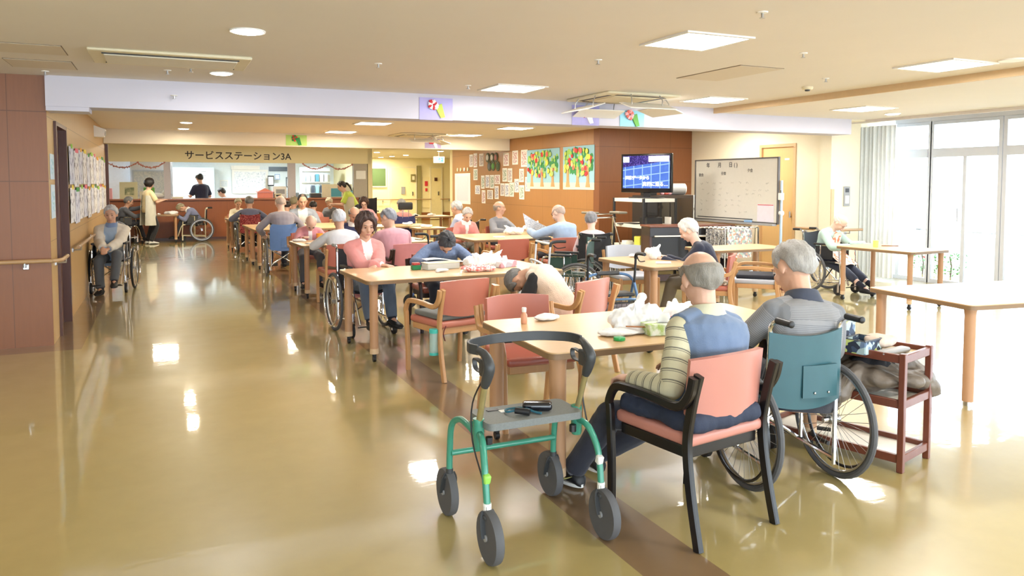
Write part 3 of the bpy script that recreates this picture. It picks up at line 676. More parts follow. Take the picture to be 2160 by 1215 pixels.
# ---------------------------------------------------------------- wheelchairs
M_teal = mat('teal_vinyl', (42, 84, 92), .38, var=.12, nscale=12, bmp=.1, bscale=10)
M_dgreen = mat('dark_green_vinyl', (40, 66, 56), .45, var=.1, bmp=.1, bscale=14)
M_bluec = mat('blue_canvas', (104, 140, 198), .7, var=.08, bmp=.05)
M_navyc = mat('navy_canvas', (36, 46, 100), .7, var=.1); M_blackc = mat('black_canvas', (30, 30, 34), .7)
M_redpat = pattern('red_pattern_canvas', [(122, 34, 40), (150, 50, 52), (92, 26, 34), (176, 96, 90)], 90)
M_wcream = mat('cream_enamel', (216, 206, 176), .35)
wc = wheelchair('teal wheelchair of the man in a striped grey shirt, nearest the viewer', (2.89, 3.05), R(-7), M_teal, back_top=.80, back_pocket=M_teal, rail=M_blackwood, spoke_n=32)
wheelchair('chrome wheelchair of the lady in a pink cardigan at the second table', (1.86, 7.75), R(184), M_blackc, grips=M_grey)
wheelchair('empty wheelchair with a dark green back beyond the blue rollator', (4.37, 7.96), R(50), M_dgreen, back_top=.90)
wheelchair('black-backed wheelchair of the grey-haired person in lavender', (5.18, 8.78), R(-25), M_blackc, back_top=.88)
wheelchair('chrome and black wheelchair of the man sitting alone by the left wall', (-.66, 12.15), R(174), M_blackc, tire=M_tireb)
wheelchair('dark wheelchair at the counter behind the standing carer', (-.92, 21.4), R(-80), M_blackc, tire=M_tireb, lo=True)
wheelchair('cream framed wheelchair with a sleeping person beside the counter table', (.78, 21.55), R(88), M_blackc, M_wcream, lo=True, rail=M_grey)
wheelchair('wheelchair with a red patterned back at the farthest table', (1.74, 17.75), R(-2), M_redpat, back_top=.84, lo=True)
wheelchair('wheelchair with a sky blue back and pocket at the fourth table', (1.80, 13.10), R(-4), M_bluec, back_top=.86, back_pocket=M_bluec)
wheelchair('high-backed black wheelchair of the lady with glasses', (4.15, 17.1), R(150), M_blackc, back_top=1.18, lo=True)
wheelchair('navy wheelchair with a black headrest seen from behind', (4.42, 15.1), R(0), M_navyc, back_top=.86, headrest=M_black, lo=True)
wheelchair('dark wheelchair of the man in pale blue by the yellow wall', (4.82, 12.78), R(30), M_blackc, lo=True)
wheelchair('wheelchair of the person with an orange patterned apron by the windows', (8.42, 7.88), R(192), M_blackc, grips=M_black)

# ---------------------------------------------------------------- walkers
def rollator_green():
    M_g = mat('green_enamel', (58, 140, 116), .3, var=.05, coat=.3); M_h = mat('charcoal_grip', (58, 60, 62), .45, var=.08, bmp=.02)
    t = thing('rollator', 'green framed rollator with a grey seat and black curved back strap', 'rollator', (1.425, 3.0, 0))
    for s in (-1, 1):
        xo = s*.265
        f = MB(); r_ = .0145
        f.tube(sm([(s*.235, -.06, .47), (s*.25, -.13, .455), (xo, -.19, .36), (xo, -.215, .22)], 4), r_, 10)
        f.tube(sm([(s*.235, -.05, .45), (s*.245, .05, .475), (s*.25, .14, .475), (xo, .20, .43), (xo, .225, .30), (xo, .23, .22)], 4), r_, 10)
        f.lathe([(.020, .40), (.024, .41), (.024, .53), (.020, .53)], (s*.235, -.05, 0), n=14)
        fo = f.build('side_frame', M_g, t)
        MB().cyl((xo, -.215, .235), (xo, -.215, .205), .017).build('leg_collar', M_white, fo)
        MB().box((xo-.002*s, -.205, .33), (.0302, .0302, .04), rot=(R(18), 0, 0), bev=.006).build('name_sticker', mat('sticker_lime' if s < 0 else 'sticker_white', (150, 210, 90) if s < 0 else (226, 226, 220), .5), fo)
        up = MB().tube([(s*.235, -.05, .50), (s*.238, -.13, .70)], .0135, 10); up.build('handle_post', mat('worn_brass_tube', (176, 164, 116), .35, .6, var=.15), t)
        h = MB().tube(sm([(s*.238, -.125, .685), (s*.236, -.165, .755), (s*.236, -.165, .785), (s*.236, -.125, .815), (s*.245, -.08, .825)], 4), [.017, .02, .022, .023, .0235, .0235, .023, .023, .022, .022, .021, .02, .018, .018, .016, .016, .016], 12)
        ho = h.build('hand_grip', M_h, t)
        MB().box((s*.236, -.105, .755), (.018, .06, .07), bev=.006, seg=2).build('brake_housing', M_h, ho)
        MB().tube(sm([(s*.236-.0, -.09, .775), (s*.236, -.02, .78), (s*.236, -.01, .755), (s*.236, -.03, .735), (s*.236, -.085, .735)], 3), 1.0, up=(1, 0, 0), rect=(.006, .022)).build('brake_lever', M_h, ho)
        MB().tube(sm([(s*.232, -.12, .73), (s*.262, -.05, .60), (s*.275, -.08, .45), (s*.268, -.19, .30), (s*.262, -.215, .19)], 5), .0035, 6).build('brake_cable', M_black, ho)
        for yy, nm in ((-.215, 'rear'), (.23, 'front')):
            yc = yy-.03 if yy < 0 else yy+.03
            w_ = small_wheel(t, (xo, yc, .107), .107, .036, s, tire=M_tire)
            q = MB().tube([(xo, yy, .225), (xo, yy, .185)], .017, 10)
            for k in (-1, 1): q.tube(sm([(xo+k*.012, yy, .20), (xo+k*.024, yy+(yc-yy)*.3, .17), (xo+k*.025, yc, .107)], 3), 1.0, up=(1, 0, 0), rect=(.010, .030))
            q.box((xo, yy+(yc-yy)*.4, .185), (.05, .045, .02), bev=.005)
            q.build('fork', M_h, w_)
        MB().tube([(s*.235, -.05, .44), (s*.235-.03*s, -.075, .44)], .006).cyl((s*.20, -.08, .425), (s*.20, -.08, .455), .016, n=8).build('clamp_knob', M_black, t)
    MB().tube([(-.262, .215, .30), (.262, .215, .30)], .013, 10).tube([(-.24, .06, .475), (.24, .06, .475)], .011, 8).build('cross_bar', M_g, t)
    st = MB().prism(rrect(.225, .115, .03), .495, .525, Matrix.Translation((0, -.02, 0))); so_ = st.build('seat', mat('grey_speckled_plastic', (112, 116, 114), .6, var=.2, nscale=120), t)
    MB().box((-.13, .045, .5262), (.055, .022, .003), bev=.001).build('seat_slot', M_black, so_)
    MB().box((-.085, .015, .5262), (.05, .03, .002)).build('seat_label', M_white, so_)
    p = sm([(-.245, -.07, .825), (-.262, -.02, .825), (-.235, .05, .825), (-.12, .11, .825), (0, .12, .825), (.12, .10, .825), (.22, .03, .825), (.245, -.03, .825), (.245, -.07, .825)], 5)
    MB().tube(p, 1.0, up=(0, 0, 1), rect=(.010, .042)).build('back_strap', M_h, t)
    tag(MB().box((1.475, 2.97, .545), (.13, .06, .035), rot=(0, 0, R(-25)), bev=.014, seg=3).build('glasses_case', mat('glossy_black_case', (22, 22, 30), .15, coat=.5)), 'glossy black spectacle case on the grey rollator seat', 'glasses case')
    p = MB().cyl((1.36, 2.95, .543), (1.41, 2.91, .540), .014, n=12); po = p.build('penlight', M_black); tag(po, 'short black penlight with a teal strap on the rollator seat', 'torch')
    MB().tube(sm([(1.36, 2.95, .543), (1.33, 2.97, .535), (1.345, 3.01, .533), (1.40, 3.0, .536), (1.42, 2.96, .54), (1.44, 2.93, .533), (1.46, 2.90, .532)], 4), .005, 8).build('wrist_strap', mat('teal_strap', (40, 96, 112), .6), po)
rollator_green()
def rollator(label, loc, rz, col, basket=True, pad=True, h=.86, grips=None, tag_on=False, post=False):
    M_c = mat('enamel_%d_%d' % (col[0], col[2]), col, .3, .3, coat=.3)
    t = thing('rollator', label, 'rollator', (loc[0], loc[1], 0), rz, 'walking frames on wheels')
    for s in (-1, 1):
        xo = s*.26
        f = MB().tube(sm([(s*.23, -.02, .62), (s*.24, -.12, .40), (xo, -.26, .12)], 3), .0135, 10)
        f.tube(sm([(s*.23, -.02, .62), (s*.235, .06, .45), (xo*.9, .22, .16)], 3), .0135, 10)
        f.tube([(s*.25, -.18, .28), (s*.24, .16, .27)], .009, 8)
        fo = f.build('side_frame', M_c, t)
        MB().tube([(s*.23, -.03, .58), (s*.235, -.05, h-.02)], .0115, 8).build('handle_post', M_c if post else M_black, t)
        hb = MB().tube(sm([(s*.235, -.05, h-.04), (s*.235, -.06, h), (s*.235, -.12, h+.015), (s*.24, -.22, h+.015)], 3), .016, 10).build('hand_grip', grips or M_black, t)
        MB().tube(sm([(s*.235, -.08, h-.02), (s*.235, -.13, h-.055), (s*.24, -.22, h-.045)], 3), .006, 6).build('brake_lever', M_black, hb)
        for yc in (-.28, .24): small_wheel(t, (xo if yc < 0 else xo*.9, yc, .085), .085, .028, s)
    MB().tube(sm([(-.23, 0, .62), (-.20, .03, .66), (-.1, .05, .68), (.1, .05, .68), (.20, .03, .66), (.23, 0, .62)], 4), .0125, 8).build('top_bar', M_c, t)
    if post: MB().tube([(-.235, -.05, h-.01), (.235, -.05, h-.01)], .013, 8).build('handle_bar', M_c, t)
    if pad: MB().tube([(-.11, .05, .685), (.11, .05, .685)], .020, 12).build('bar_pad', M_dgrey, t)
    MB().box((0, -.02, .50), (.40, .20, .03), bev=.01, seg=2).build('seat', M_black, t)
    MB().tube([(-.26, -.24, .17), (.26, .18, .20)], .008, 6).tube([(.26, -.24, .17), (-.26, .18, .20)], .008, 6).build('cross_brace', M_black, t)
    if basket:
        b_ = MB()
        for z in (.28, .33, .38, .43): b_.tube([(-.19, -.16, z), (.19, -.16, z), (.19, .06, z), (-.19, .06, z)], .0025, 4, closed=True, up=(0, 0, 1))
        for k in range(9):
            x = -.19+.38*k/8; b_.tube([(x, -.16, .43), (x, -.16, .28), (x, .06, .28), (x, .06, .43)], .0025, 4, up=(1, 0, 0))
        b_.tube([(-.19, -.16, .44), (.19, -.16, .44), (.19, .06, .44), (-.19, .06, .44)], .006, 6, closed=True, up=(0, 0, 1))
        b_.build('wire_basket', M_dgrey, t)
        MB().tube(sm([(-.21, -.19, .24), (-.21, -.19, .43), (-.17, -.19, .47), (.17, -.19, .47), (.21, -.19, .43), (.21, -.19, .24)], 4), .011, 8).build('basket_hoop', M_c, t)
        bag = MB().box((0, -.05, .36), (.34, .18, .13), bev=.04, seg=3); bag.build('basket_bag', mat('grey_bag_cloth', (130, 122, 128), .8, var=.2, bmp=.2), t)
    if tag_on:
        MB().box((-.24, -.155, .60), (.10, .004, .055), rot=(R(-15), 0, 0)).build('name_tag', mat('orange_tag', (236, 170, 90), .6), t)
    return t
rollator('steel blue rollator with a wire basket and padded bar behind the nearest table', (3.72, 6.0), R(-8), (84, 118, 160), tag_on=True)
rollator('white handled rollator with black grips beside the bent-over person', (3.70, 7.42), R(82), (206, 208, 212), basket=False, pad=False, h=.88, post=True)
rollator('rollator with a blue post and black handles beside the man in a blue shirt', (3.02, 8.72), R(-85), (64, 100, 170), basket=False, pad=False, h=.88)
t = thing('forearm_walker', 'tall forearm walker with padded arm rests against the picture wall', 'walker', (6.2, 10.2, 0), R(-5))
for s in (-1, 1):
    MB().tube(sm([(s*.25, -.30, .10), (s*.22, -.12, .60), (s*.16, 0, 1.0)], 3), .012, 8).tube(sm([(s*.25, .30, .10), (s*.22, .14, .60), (s*.16, 0, 1.0)], 3), .012, 8).build('leg_frame', M_chrome, t)
    MB().box((s*.24, -.03, 1.055), (.15, .34, .035), bev=.015, seg=3).build('arm_pad', mat('olive_pad', (120, 114, 98), .5), t)
    for yc in (-.30, .30): small_wheel(t, (s*.25, yc, .055), .055, .02, s)
MB().tube([(-.22, 0, .98), (.22, 0, .98)], .012, 8).tube([(-.22, .14, .55), (.22, .14, .55)], .01, 8).tube([(-.2, .08, 1.03), (.2, .08, 1.03)], .010, 8).build('cross_bar', M_chrome, t)
# ---------------------------------------------------------------- people
def remesh(mb, voxel, smooth=3, name='tmp'):
    me = bpy.data.meshes.new(name); me.from_pydata(mb.v, [], mb.f); me.update()
    bm = bmesh.new(); bm.from_mesh(me); bmesh.ops.recalc_face_normals(bm, faces=bm.faces[:]); bm.to_mesh(me); bm.free()
    o = bpy.data.objects.new(name, me); COL.objects.link(o)
    m = o.modifiers.new('r', 'REMESH'); m.mode = 'VOXEL'; m.voxel_size = voxel; m.adaptivity = 0
    if smooth:
        s = o.modifiers.new('s', 'SMOOTH'); s.factor = .6; s.iterations = smooth
    dg = bpy.context.evaluated_depsgraph_get(); out = bpy.data.meshes.new_from_object(o.evaluated_get(dg))
    bpy.data.objects.remove(o); bpy.data.meshes.remove(me)
    # keep the largest pieces only
    out.name = name; out.polygons.foreach_set('use_smooth', [True]*len(out.polygons))
    return out
def getco(me):
    a = np.empty(len(me.vertices)*3); me.vertices.foreach_get('co', a); return a.reshape(-1, 3)
def setco(me, a): me.vertices.foreach_set('co', a.ravel()); me.update()
def wrinkle(me, amp=.004, f=24, seed=0):
    co = getco(me); n = np.empty(len(me.vertices)*3); me.vertices.foreach_get('normal', n); n = n.reshape(-1, 3)
    r_ = np.random.RandomState(seed); d = np.zeros(len(co))
    for k in range(7):
        w_ = r_.normal(size=3); w_ /= np.linalg.norm(w_); ff = f*r_.uniform(.4, 1.5)
        warp = .6*np.sin(co @ (r_.normal(size=3)*8)+r_.uniform(0, 6))
        d += np.sin(ff*(co @ w_)+warp*2+r_.uniform(0, 6))**3
    setco(me, co+n*(d*amp/2.2)[:, None])
def rotv(v, axis, a):
    return np.asarray(Matrix.Rotation(a, 3, Vector(axis)) @ Vector(v))
def ik(a, b, l1, l2, pole):
    """joint between a and b; returns (joint, reachable b)"""
    a, b = np.asarray(a, float), np.asarray(b, float); d = b-a; L = np.linalg.norm(d)
    mx = (l1+l2)*.995
    if L > mx: b = a+d/L*mx; d = b-a; L = mx
    if L < abs(l1-l2)+.02: L = abs(l1-l2)+.02
    u = nrm(d); x = (l1*l1-l2*l2+L*L)/(2*L); h = math.sqrt(max(l1*l1-x*x, 0))
    p = np.asarray(pole, float); p = nrm(p-u*np.dot(p, u))
    return a+u*x+p*h, b
def ering(c, ax, right, rx, ry, n=20, sq=2.3):
    ax = nrm(ax); right = nrm(right-ax*np.dot(right, ax)); fw = np.cross(ax, right); out = []
    for t in np.linspace(0, 2*math.pi, n, endpoint=False):
        ct, st = math.cos(t), math.sin(t)
        out.append(c+right*rx*math.copysign(abs(ct)**(2/sq), ct)+fw*ry*math.copysign(abs(st)**(2/sq), st))
    return out
SKINS = {}
def skin_mat(k=0):
    c = [(212, 168, 144), (204, 158, 132), (222, 184, 164), (196, 150, 124)][k]
    return mat('skin_tone_%d' % k, c, .5, var=.08, nscale=18, bmp=.05, bscale=160)
def cloth(name, rgb, rough=.85, var=.1): return mat('cloth_'+name, rgb, rough, var=var, nscale=14, bmp=.18, bscale=260, sheen=.15)
def hair_mat(name, rgb): return mat('hair_'+name, rgb, .45, var=.35, nscale=30, bmp=.5, bscale=90, stretch=(3, 3, .6))
M_shoe = mat('black_shoe', (26, 26, 28), .6); M_sock = mat('dark_sock', (34, 34, 46), .9); M_sole = mat('white_sole', (226, 226, 222), .5)
M_eye = mat('dark_eye', (36, 26, 24), .2); M_lip = mat('lip', (176, 104, 96), .5); M_brow = mat('brow', (110, 96, 88), .8)

def person(label, loc, rz, seat=.455, lean=.08, hunch=.25, side=0, twist=0, headp=0.0, heady=0, headr=0, hands=None, feet=None, knees=None, s=1.0, sex='m',
           skin=0, top=None, vest=None, bottom=None, apron=None, shoes=None, hair=None, stand=False, voxel=.009, glasses=False, collar=None, watch=False, shoe_sole=None,
           face=True, long_sleeve=True, curl=.5, stripes=None, width=1.0, mask=None, blouse=None, sock=True, group=None, elbow_out=.5, thumb_up=False, handrot=None, tl=.88, hs=1.07, kpole=None, swoosh=False):
    rs = np.random.RandomState(abs(hash(label)) % 1000 if False else sum(map(ord, label)) % 1000)
    t = thing('person', label, 'person', (loc[0], loc[1], loc[2] if len(loc) > 2 else 0), rz, group)
    Rt = V(1, 0, 0); w_ = width*(1 if sex == 'm' else .91)
    hz = (.90*s if stand else seat+.055)
    if stand: tl = 1.0
    p0 = V(0, -.10 if not stand else 0, hz)
    def up(a): return nrm(V(math.sin(side), math.sin(a)*math.cos(side), math.cos(a)*math.cos(side)))
    u0, u1, u2 = up(lean), up(lean+hunch*.5), up(lean+hunch)
    p1 = p0+u0*.16*s*tl; p2 = p1+u1*.18*s*tl; p3 = p2+u2*.135*s*tl
    r1 = nrm(rotv(Rt, u1, twist*.5)); r2 = nrm(rotv(Rt, u2, twist)); r2 = nrm(r2-u2*np.dot(r2, u2)); f2 = np.cross(u2, r2)
    un = up(lean+hunch+headp*.45); hu = up(lean+hunch+headp)
    hr = nrm(rotv(r2, hu, heady)); hr = nrm(hr-hu*np.dot(hr, hu)); hf = np.cross(hu, hr)
    if headr: hu = nrm(rotv(hu, hf, headr)); hr = np.cross(hf, hu)
    nb = p3; hc = p3+un*.046*s+hu*.108*s*hs
    HM = np.array([hr, hf, hu]).T                      # head frame
    H = lambda x, y, z: hc+HM @ (V(x, y, z)*s*hs)
    # torso rings: centre, axis, right, half width, half depth
    T = [(p0-u0*.10*s, u0, Rt, .150*w_, .110), (p0-u0*.02*s, u0, Rt, .172*w_, .125), (p0+u0*.08*s, u0, Rt, .155*w_, .118), (p1+u1*.02*s, u1, r1, .148*w_, .112), (p1+u1*.11*s, u1, r1, .160*w_, .118),
         (p2+u2*.01*s, u2, r2, .172*w_, .118), (p2+u2*.075*s*tl, u2, r2, .172*w_, .102), (p3-u2*.028*s-f2*.004, u2, r2, .130*w_, .078), (p3+u2*.012*s, un, r2, .062, .060)]
    sh = {k: p3-u2*.068*s+r2*k*.158*w_*s-f2*.004 for k in (-1, 1)}
    hip = {k: p0+V(k*.085*w_, .02, -.03) for k in (-1, 1)}
    if hands is None: hands = [(-.12, .26, hz+.09), (.12, .26, hz+.09)]
    if feet is None: feet = [(-.12, .42, .15), (.12, .42, .15)] if not stand else [(-.1, .02, .075), (.1, .02, .075)]
    UA, FA, TH, SN = .275*s, .245*s, (.40*s if not stand else .42*s), (.39*s if not stand else .42*s)
    arms, legs = {}, {}
    for i, k in enumerate((-1, 1)):
        pole = V(k*elbow_out, -.6, -.7)
        e, h_ = ik(sh[k], hands[i], UA, FA, pole); arms[k] = (sh[k], e, h_)
        kn, an = ik(hip[k], feet[i], TH, SN, V(k*.12, 1, .55 if not stand else 0) if kpole is None else V(*kpole)); legs[k] = (hip[k], kn, an)
    body = MB()
    body.loft([ering(c, a, r, x*s-.006, y*s-.006) for c, a, r, x, y in T])
    body.tube([p3-u2*.03, p3+un*.05*s, hc-hu*.03*s-hf*.012*s], [.060*s, .054*s, .056*s], 14)
    trap = lambda g, inf: [g.tube([p3-u2*.022*s, p3-u2*.035*s+r2*k*.07*s*w_, sh[k]+u2*.006*s], [.042*s+inf, .044*s+inf, .045*s+inf], 12) for k in (-1, 1)]
    trap(body, 0)
    # head
    body.ell(hc+HM @ (V(0, -.006, .022)*s*hs), V(.073, .092, .092)*s*hs, HM, 20, 14)
    body.ell(hc+HM @ (V(0, .018, -.035)*s*hs), V(.058, .068, .070)*s*hs, HM, 18, 12)
    body.ell(H(0, .060, -.085), V(.024, .020, .018)*s*hs, HM, 12, 8)
    if face:
        body.tube([H(0, .078, .020), H(0, .102, -.022), H(0, .088, -.034)], [.009*s*hs, .014*s*hs, .009*s*hs], 10)
        body.ell(H(0, .080, .030), V(.045, .012, .010)*s*hs, HM, 14, 8)
        for k in (-1, 1): body.ell(H(k*.040, .060, -.022), V(.022, .020, .020)*s*hs, HM, 10, 8); 
        body.ell(H(0, .078, -.058), V(.022, .010, .010)*s*hs, HM, 10, 6)
    for k in (-1, 1):
        body.ell(H(k*.077, -.004, -.008), V(.008, .018, .032)*s*hs, HM @ np.array(Matrix.Rotation(R(-18*k), 3, 'Z')), 12, 8)
    hand_frames = {}
    for i, k in enumerate((-1, 1)):
        a, e, h_ = arms[k]
        body.tube(sm([np.append(a, .046), np.append((a+e)/2, .042), np.append(e, .036)], 3), [.046*s]*3+[.040*s]*3+[.036*s], 12)
        body.tube([e, e+(h_-e)*.35, h_], [.037*s, .034*s, .023*s], 12); body.ell(e, V(.036, .036, .036)*s, n=12, k=8); body.ell(a, V(.047, .047, .047)*s, n=12, k=8)
        # hand
        d = nrm(h_-e); nn = V(0, 0, -1) if not (handrot and handrot[i] is not None) else nrm(handrot[i])
        if handrot and handrot[i] is not None and len(handrot[i]) == 6: d = nrm(handrot[i][3:]); nn = nrm(handrot[i][:3])
        nn = nrm(nn-d*np.dot(nn, d)); ws = np.cross(d, nn)   # width direction
        if np.dot(ws, V(-k, 0, 0)) < 0 and not thumb_up: ws = -ws             # ws points to the thumb side (inward)
        pc = h_+d*.045*s; HF = np.array([ws, d, nn]).T
        body.ell(pc, V(.040, .052, .016)*s, HF, 14, 10); body.tube([h_-d*.01, h_+d*.03*s], [.024*s, .022*s], 10)
        fr = max(.0085*s, voxel*.95)
        for q, (off, ln) in enumerate(((.029, .068), (.010, .078), (-.009, .072), (-.028, .056))):
            b0 = pc+ws*off*s*1.05+d*.030*s; c1 = curl*(.8+.15*q)
            dd = nrm(d*math.cos(c1*.5)+nn*math.sin(c1*.5)); d2 = nrm(d*math.cos(c1*1.3)+nn*math.sin(c1*1.3)); d3 = nrm(d*math.cos(c1*2.0)+nn*math.sin(c1*2.0))
            spread = ws*(off*.25)
            q1 = b0+dd*ln*.45*s+spread*.4*s; q2 = q1+d2*ln*.33*s; q3 = q2+d3*ln*.28*s
            body.tube([b0, q1, q2, q3], [fr*1.05, fr, fr*.95, fr*.82], 8)
        b0 = h_+d*.020*s+ws*.024*s; q1 = b0+nrm(ws*.8+d*.7+nn*.3)*.036*s; q2 = q1+nrm(ws*.35+d*.9+nn*.3)*.032*s
        body.tube([b0, q1, q2], [fr*1.25, fr*1.05, fr*.85], 8)
        hand_frames[k] = (h_, d, nn, ws)
    for k in (-1, 1):
        a, kn, an = legs[k]
        body.tube([a, (a+kn)/2, kn], [.078*s, .066*s, .052*s], 14); body.tube([kn, kn+(an-kn)*.3, an], [.051*s, .048*s, .032*s], 14)
        body.ell(kn, V(.052, .052, .052)*s, n=12, k=8)
        fd = V(math.sin(.12*k), math.cos(.12*k), 0); body.tube([an, an+fd*.05*s-V(0, 0, .03)*s, an+fd*.13*s-V(0, 0, .055)*s], [.033*s, .03*s, .018*s], 10)
    me = remesh(body, voxel if voxel < .01 else voxel*.95, 2, 'body'); me.materials.append(skin_mat(skin)); obj('body', me, t)
    # garments -----------------------------------------------------------
    def bone_param(co):
        """distance along spine or arm, used for stripes that follow the cloth"""
        segs = [(p0, p1, 0), (p1, p2, .17), (p2, p3, .34)]
        for k in (-1, 1): a, e, h_ = arms[k]; segs += [(a, e, 1.0), (e, h_, 1.0+UA)]
        best = np.full(len(co), 9.); out = np.zeros(len(co)); arm = np.zeros(len(co))
        for j, (a, b, o) in enumerate(segs):
            ab = b-a; L = np.dot(ab, ab); tt = np.clip(((co-a) @ ab)/L, 0, 1); dd = np.linalg.norm(co-(a+tt[:, None]*ab), axis=1)-(.12 if j < 3 else .045)
            m_ = dd < best; best[m_] = dd[m_]; out[m_] = (o+tt*math.sqrt(L))[m_]; arm[m_] = 0 if j < 3 else 1
        return out, arm
    def garment(name, m, infl, sleeves, hem=(.12 if stand else .05), extra=None, front=None, wr=.004, rings=None, parent=t, full_neck=False, sleeve_r=1.0):
        g = MB(); TT = T[(0 if hem > .05 else 1):]
        if hem > .12: TT = [(p0-u0*hem*s, u0, Rt, T[1][3]*1.02, T[1][4]*1.05)]+TT
        if not full_neck: TT = TT[:-1]+[(p3-u2*.004*s, un, r2, .062, .056)]
        g.loft([ering(c, a, r, x*s+infl, y*s+infl) for c, a, r, x, y in TT])
        trap(g, infl-.002)
        for k in (-1, 1):
            a, e, h_ = arms[k]
            if sleeves > 0:
                g.ell(a, V(1, 1, 1)*(.047*s+infl), n=12, k=8)
                if sleeves <= .6:
                    b = a+(e-a)*(sleeves/.5); g.tube([a, (a+b)/2, b], [(.052*s+infl), .054*s+infl, .056*s+infl], 14)
                else:
                    g.tube([a, (a+e)/2, e], [(.047*s+infl), (.050*s+infl)*sleeve_r, (.045*s+infl)*sleeve_r], 14); g.ell(e, V(1, 1, 1)*(.043*s+infl)*sleeve_r, n=12, k=8)
                    b = e+(h_-e)*min(1, (sleeves-.5)*2); g.tube([e, (e+b)/2, e+(b-e)*.94, b], [(.044*s+infl)*sleeve_r, (.042*s+infl)*sleeve_r, .036*s+infl, .032*s+infl], 14)
        if extra: extra(g)
        gm = remesh(g, voxel*1.1, 3, name); wrinkle(gm, wr, 26, rs.randint(99))
        ms = m if isinstance(m, list) else [m]
        for q in ms: gm.materials.append(q)
        if front:                                                      # open front: second material between the edges
            fm, wt, wb = front; gm.materials.append(fm); co = getco(gm)
            cen = np.array([pl.center for pl in gm.polygons]); _, isarm = bone_param(cen)
            for pl in gm.polygons:
                if isarm[pl.index]: continue
                c = np.array(pl.center); rel = c-p0; hh = np.dot(rel, u1)/(.46*s); c_f = np.dot(c-p1, np.cross(u1, r1)); xx = abs(np.dot(c-p1, r1))
                if c_f > .04*s and xx < wb+(wt-wb)*max(0, min(1, hh)) and hh < 1.02: pl.material_index = len(ms)
        if stripes:
            co = getco(gm); prm, ar = bone_param(co); at = gm.attributes.new('along', 'FLOAT', 'POINT'); at.data.foreach_set('value', prm)
        o_ = obj(name, gm, parent); return o_
    top = top or cloth('grey', (150, 150, 156)); tn = 'shirt'
    if isinstance(top, tuple): tn, top = top
    so_ = garment(tn, top, .012, 1.0 if long_sleeve else .42, front=blouse, wr=.003 if voxel < .012 else .0015)
    if vest: garment(vest[0], vest[1], .026, vest[2] if len(vest) > 2 else 0, hem=vest[3] if len(vest) > 3 else .12, front=vest[4] if len(vest) > 4 else None, wr=.004)
    if collar is not None:
        c = MB(); rr = [ering(p3+u2*z_*s+f2*yo*s, u2, r2, rx*s, ry*s, 24) for z_, yo, rx, ry in ((-.02, 0, .100, .092), (.006, 0, .090, .084), (.040, -.006, .074, .070), (.044, -.006, .068, .064), (.006, 0, .078, .074))]
        c.loft(rr, caps=False, closed=True); c.build('collar', collar, t, 60)
    # lower garment
    bm_ = bottom or cloth('dark_trousers', (44, 46, 56))
    ln = 1.0
    if isinstance(bm_, tuple): bm_, ln = bm_
    g = MB(); g.loft([ering(c, a, r, x*s+.010, y*s+.010) for c, a, r, x, y in T[:3]])
    for k in (-1, 1):
        a, kn, an = legs[k]; g.tube([a, (a+kn)/2, kn], [.094*s, .084*s, .070*s], 14); g.ell(kn, V(1, 1, 1)*.069*s, n=14, k=8)
        b = kn+(an-kn)*ln*.97; g.tube([kn, kn+(b-kn)*.4, b], [.068*s, .064*s, .056*s], 14)
    gm = remesh(g, voxel*1.1, 3, 'trousers'); wrinkle(gm, .004, 22, rs.randint(99)); gm.materials.append(bm_); obj('trousers', gm, t)
    if apron: 
        am, kind = apron
        if stand:
            def ap(u, v):
                a_ = (u-.5)*2*math.pi*.78; z = v
                c0 = p0-V(0, 0, .42*s)+(p2-(p0-V(0, 0, .42*s)))*z
                wx = (.235-.05*z)*s*w_; wy = (.19-.035*z)*s
                return (c0[0]+wx*math.sin(a_), c0[1]+wy*math.cos(a_)*1.0, c0[2])
            MB().grid(ap, 26, 12, .006).build('apron', am, t)
        else:
            def ap(u, v):
                x = (u-.5)*.34
                if v < .55:
                    q = v/.55; c0 = p3+(p0-p3)*q; f = np.cross(u1, r1); return c0+f*(.155+.01*q)*s+r1*x*(.55+.45*q)*s-f*abs(x)*.25
                q = (v-.55)/.45; c0 = p0+V(0, .16, .10)*s; kk = (legs[-1][1]+legs[1][1])/2+V(0, .03, .085); return c0+(kk-c0)*q+V(x*1.1, 0, -abs(x)*.10)
            MB().grid(ap, 12, 18, .006).build('apron', am, t)
    # shoes and socks
    shm = shoes or M_shoe
    for k in (-1, 1):
        a, kn, an = legs[k]; fa = .12*k; fd = V(math.sin(fa), math.cos(fa), 0); fx = V(math.cos(fa), -math.sin(fa), 0); z = V(0, 0, 1)
        fl = an-z*.072*s; q = MB(); rings = []
        for yy, hw, hh in ((-.065, .022, .035), (-.055, .034, .06), (-.02, .038, .085), (.03, .040, .080), (.08, .046, .058), (.13, .048, .045), (.165, .038, .036), (.185, .018, .022)):
            rings.append([fl+fd*yy*s+fx*hw*s*math.cos(tt)+z*(hh/2+hh/2*math.sin(tt))*s for tt in np.linspace(0, 2*math.pi, 14, endpoint=False)])
        q.loft(rings); q.tube([an+z*.0, an-z*.03*s], [.040*s, .042*s], 12)
        sho = q.build('shoe', shm, t, 60)
        so = MB(); rings = []
        for zz in (0, .016): rings.append([fl+z*(zz-.002)*s+fd*(.06+.127*math.sin(tt))*s+fx*(.045*math.cos(tt))*s for tt in np.linspace(0, 2*math.pi, 22, endpoint=False)])
        so.loft(rings); so.build('sole', shoe_sole or M_black, sho)
        if swoosh:
            MB().tube([fl+fd*y_*s-fx*(.047-.02*max(0, y_-.08)*8)*s+z*z_*s for y_, z_ in ((.10, .050), (.07, .028), (.04, .022), (.0, .036), (-.04, .056))], [.003, .006, .0065, .004, .001], 6).build('side_stripe', mat('pale_yellow_stripe', (226, 222, 150), .5), sho)
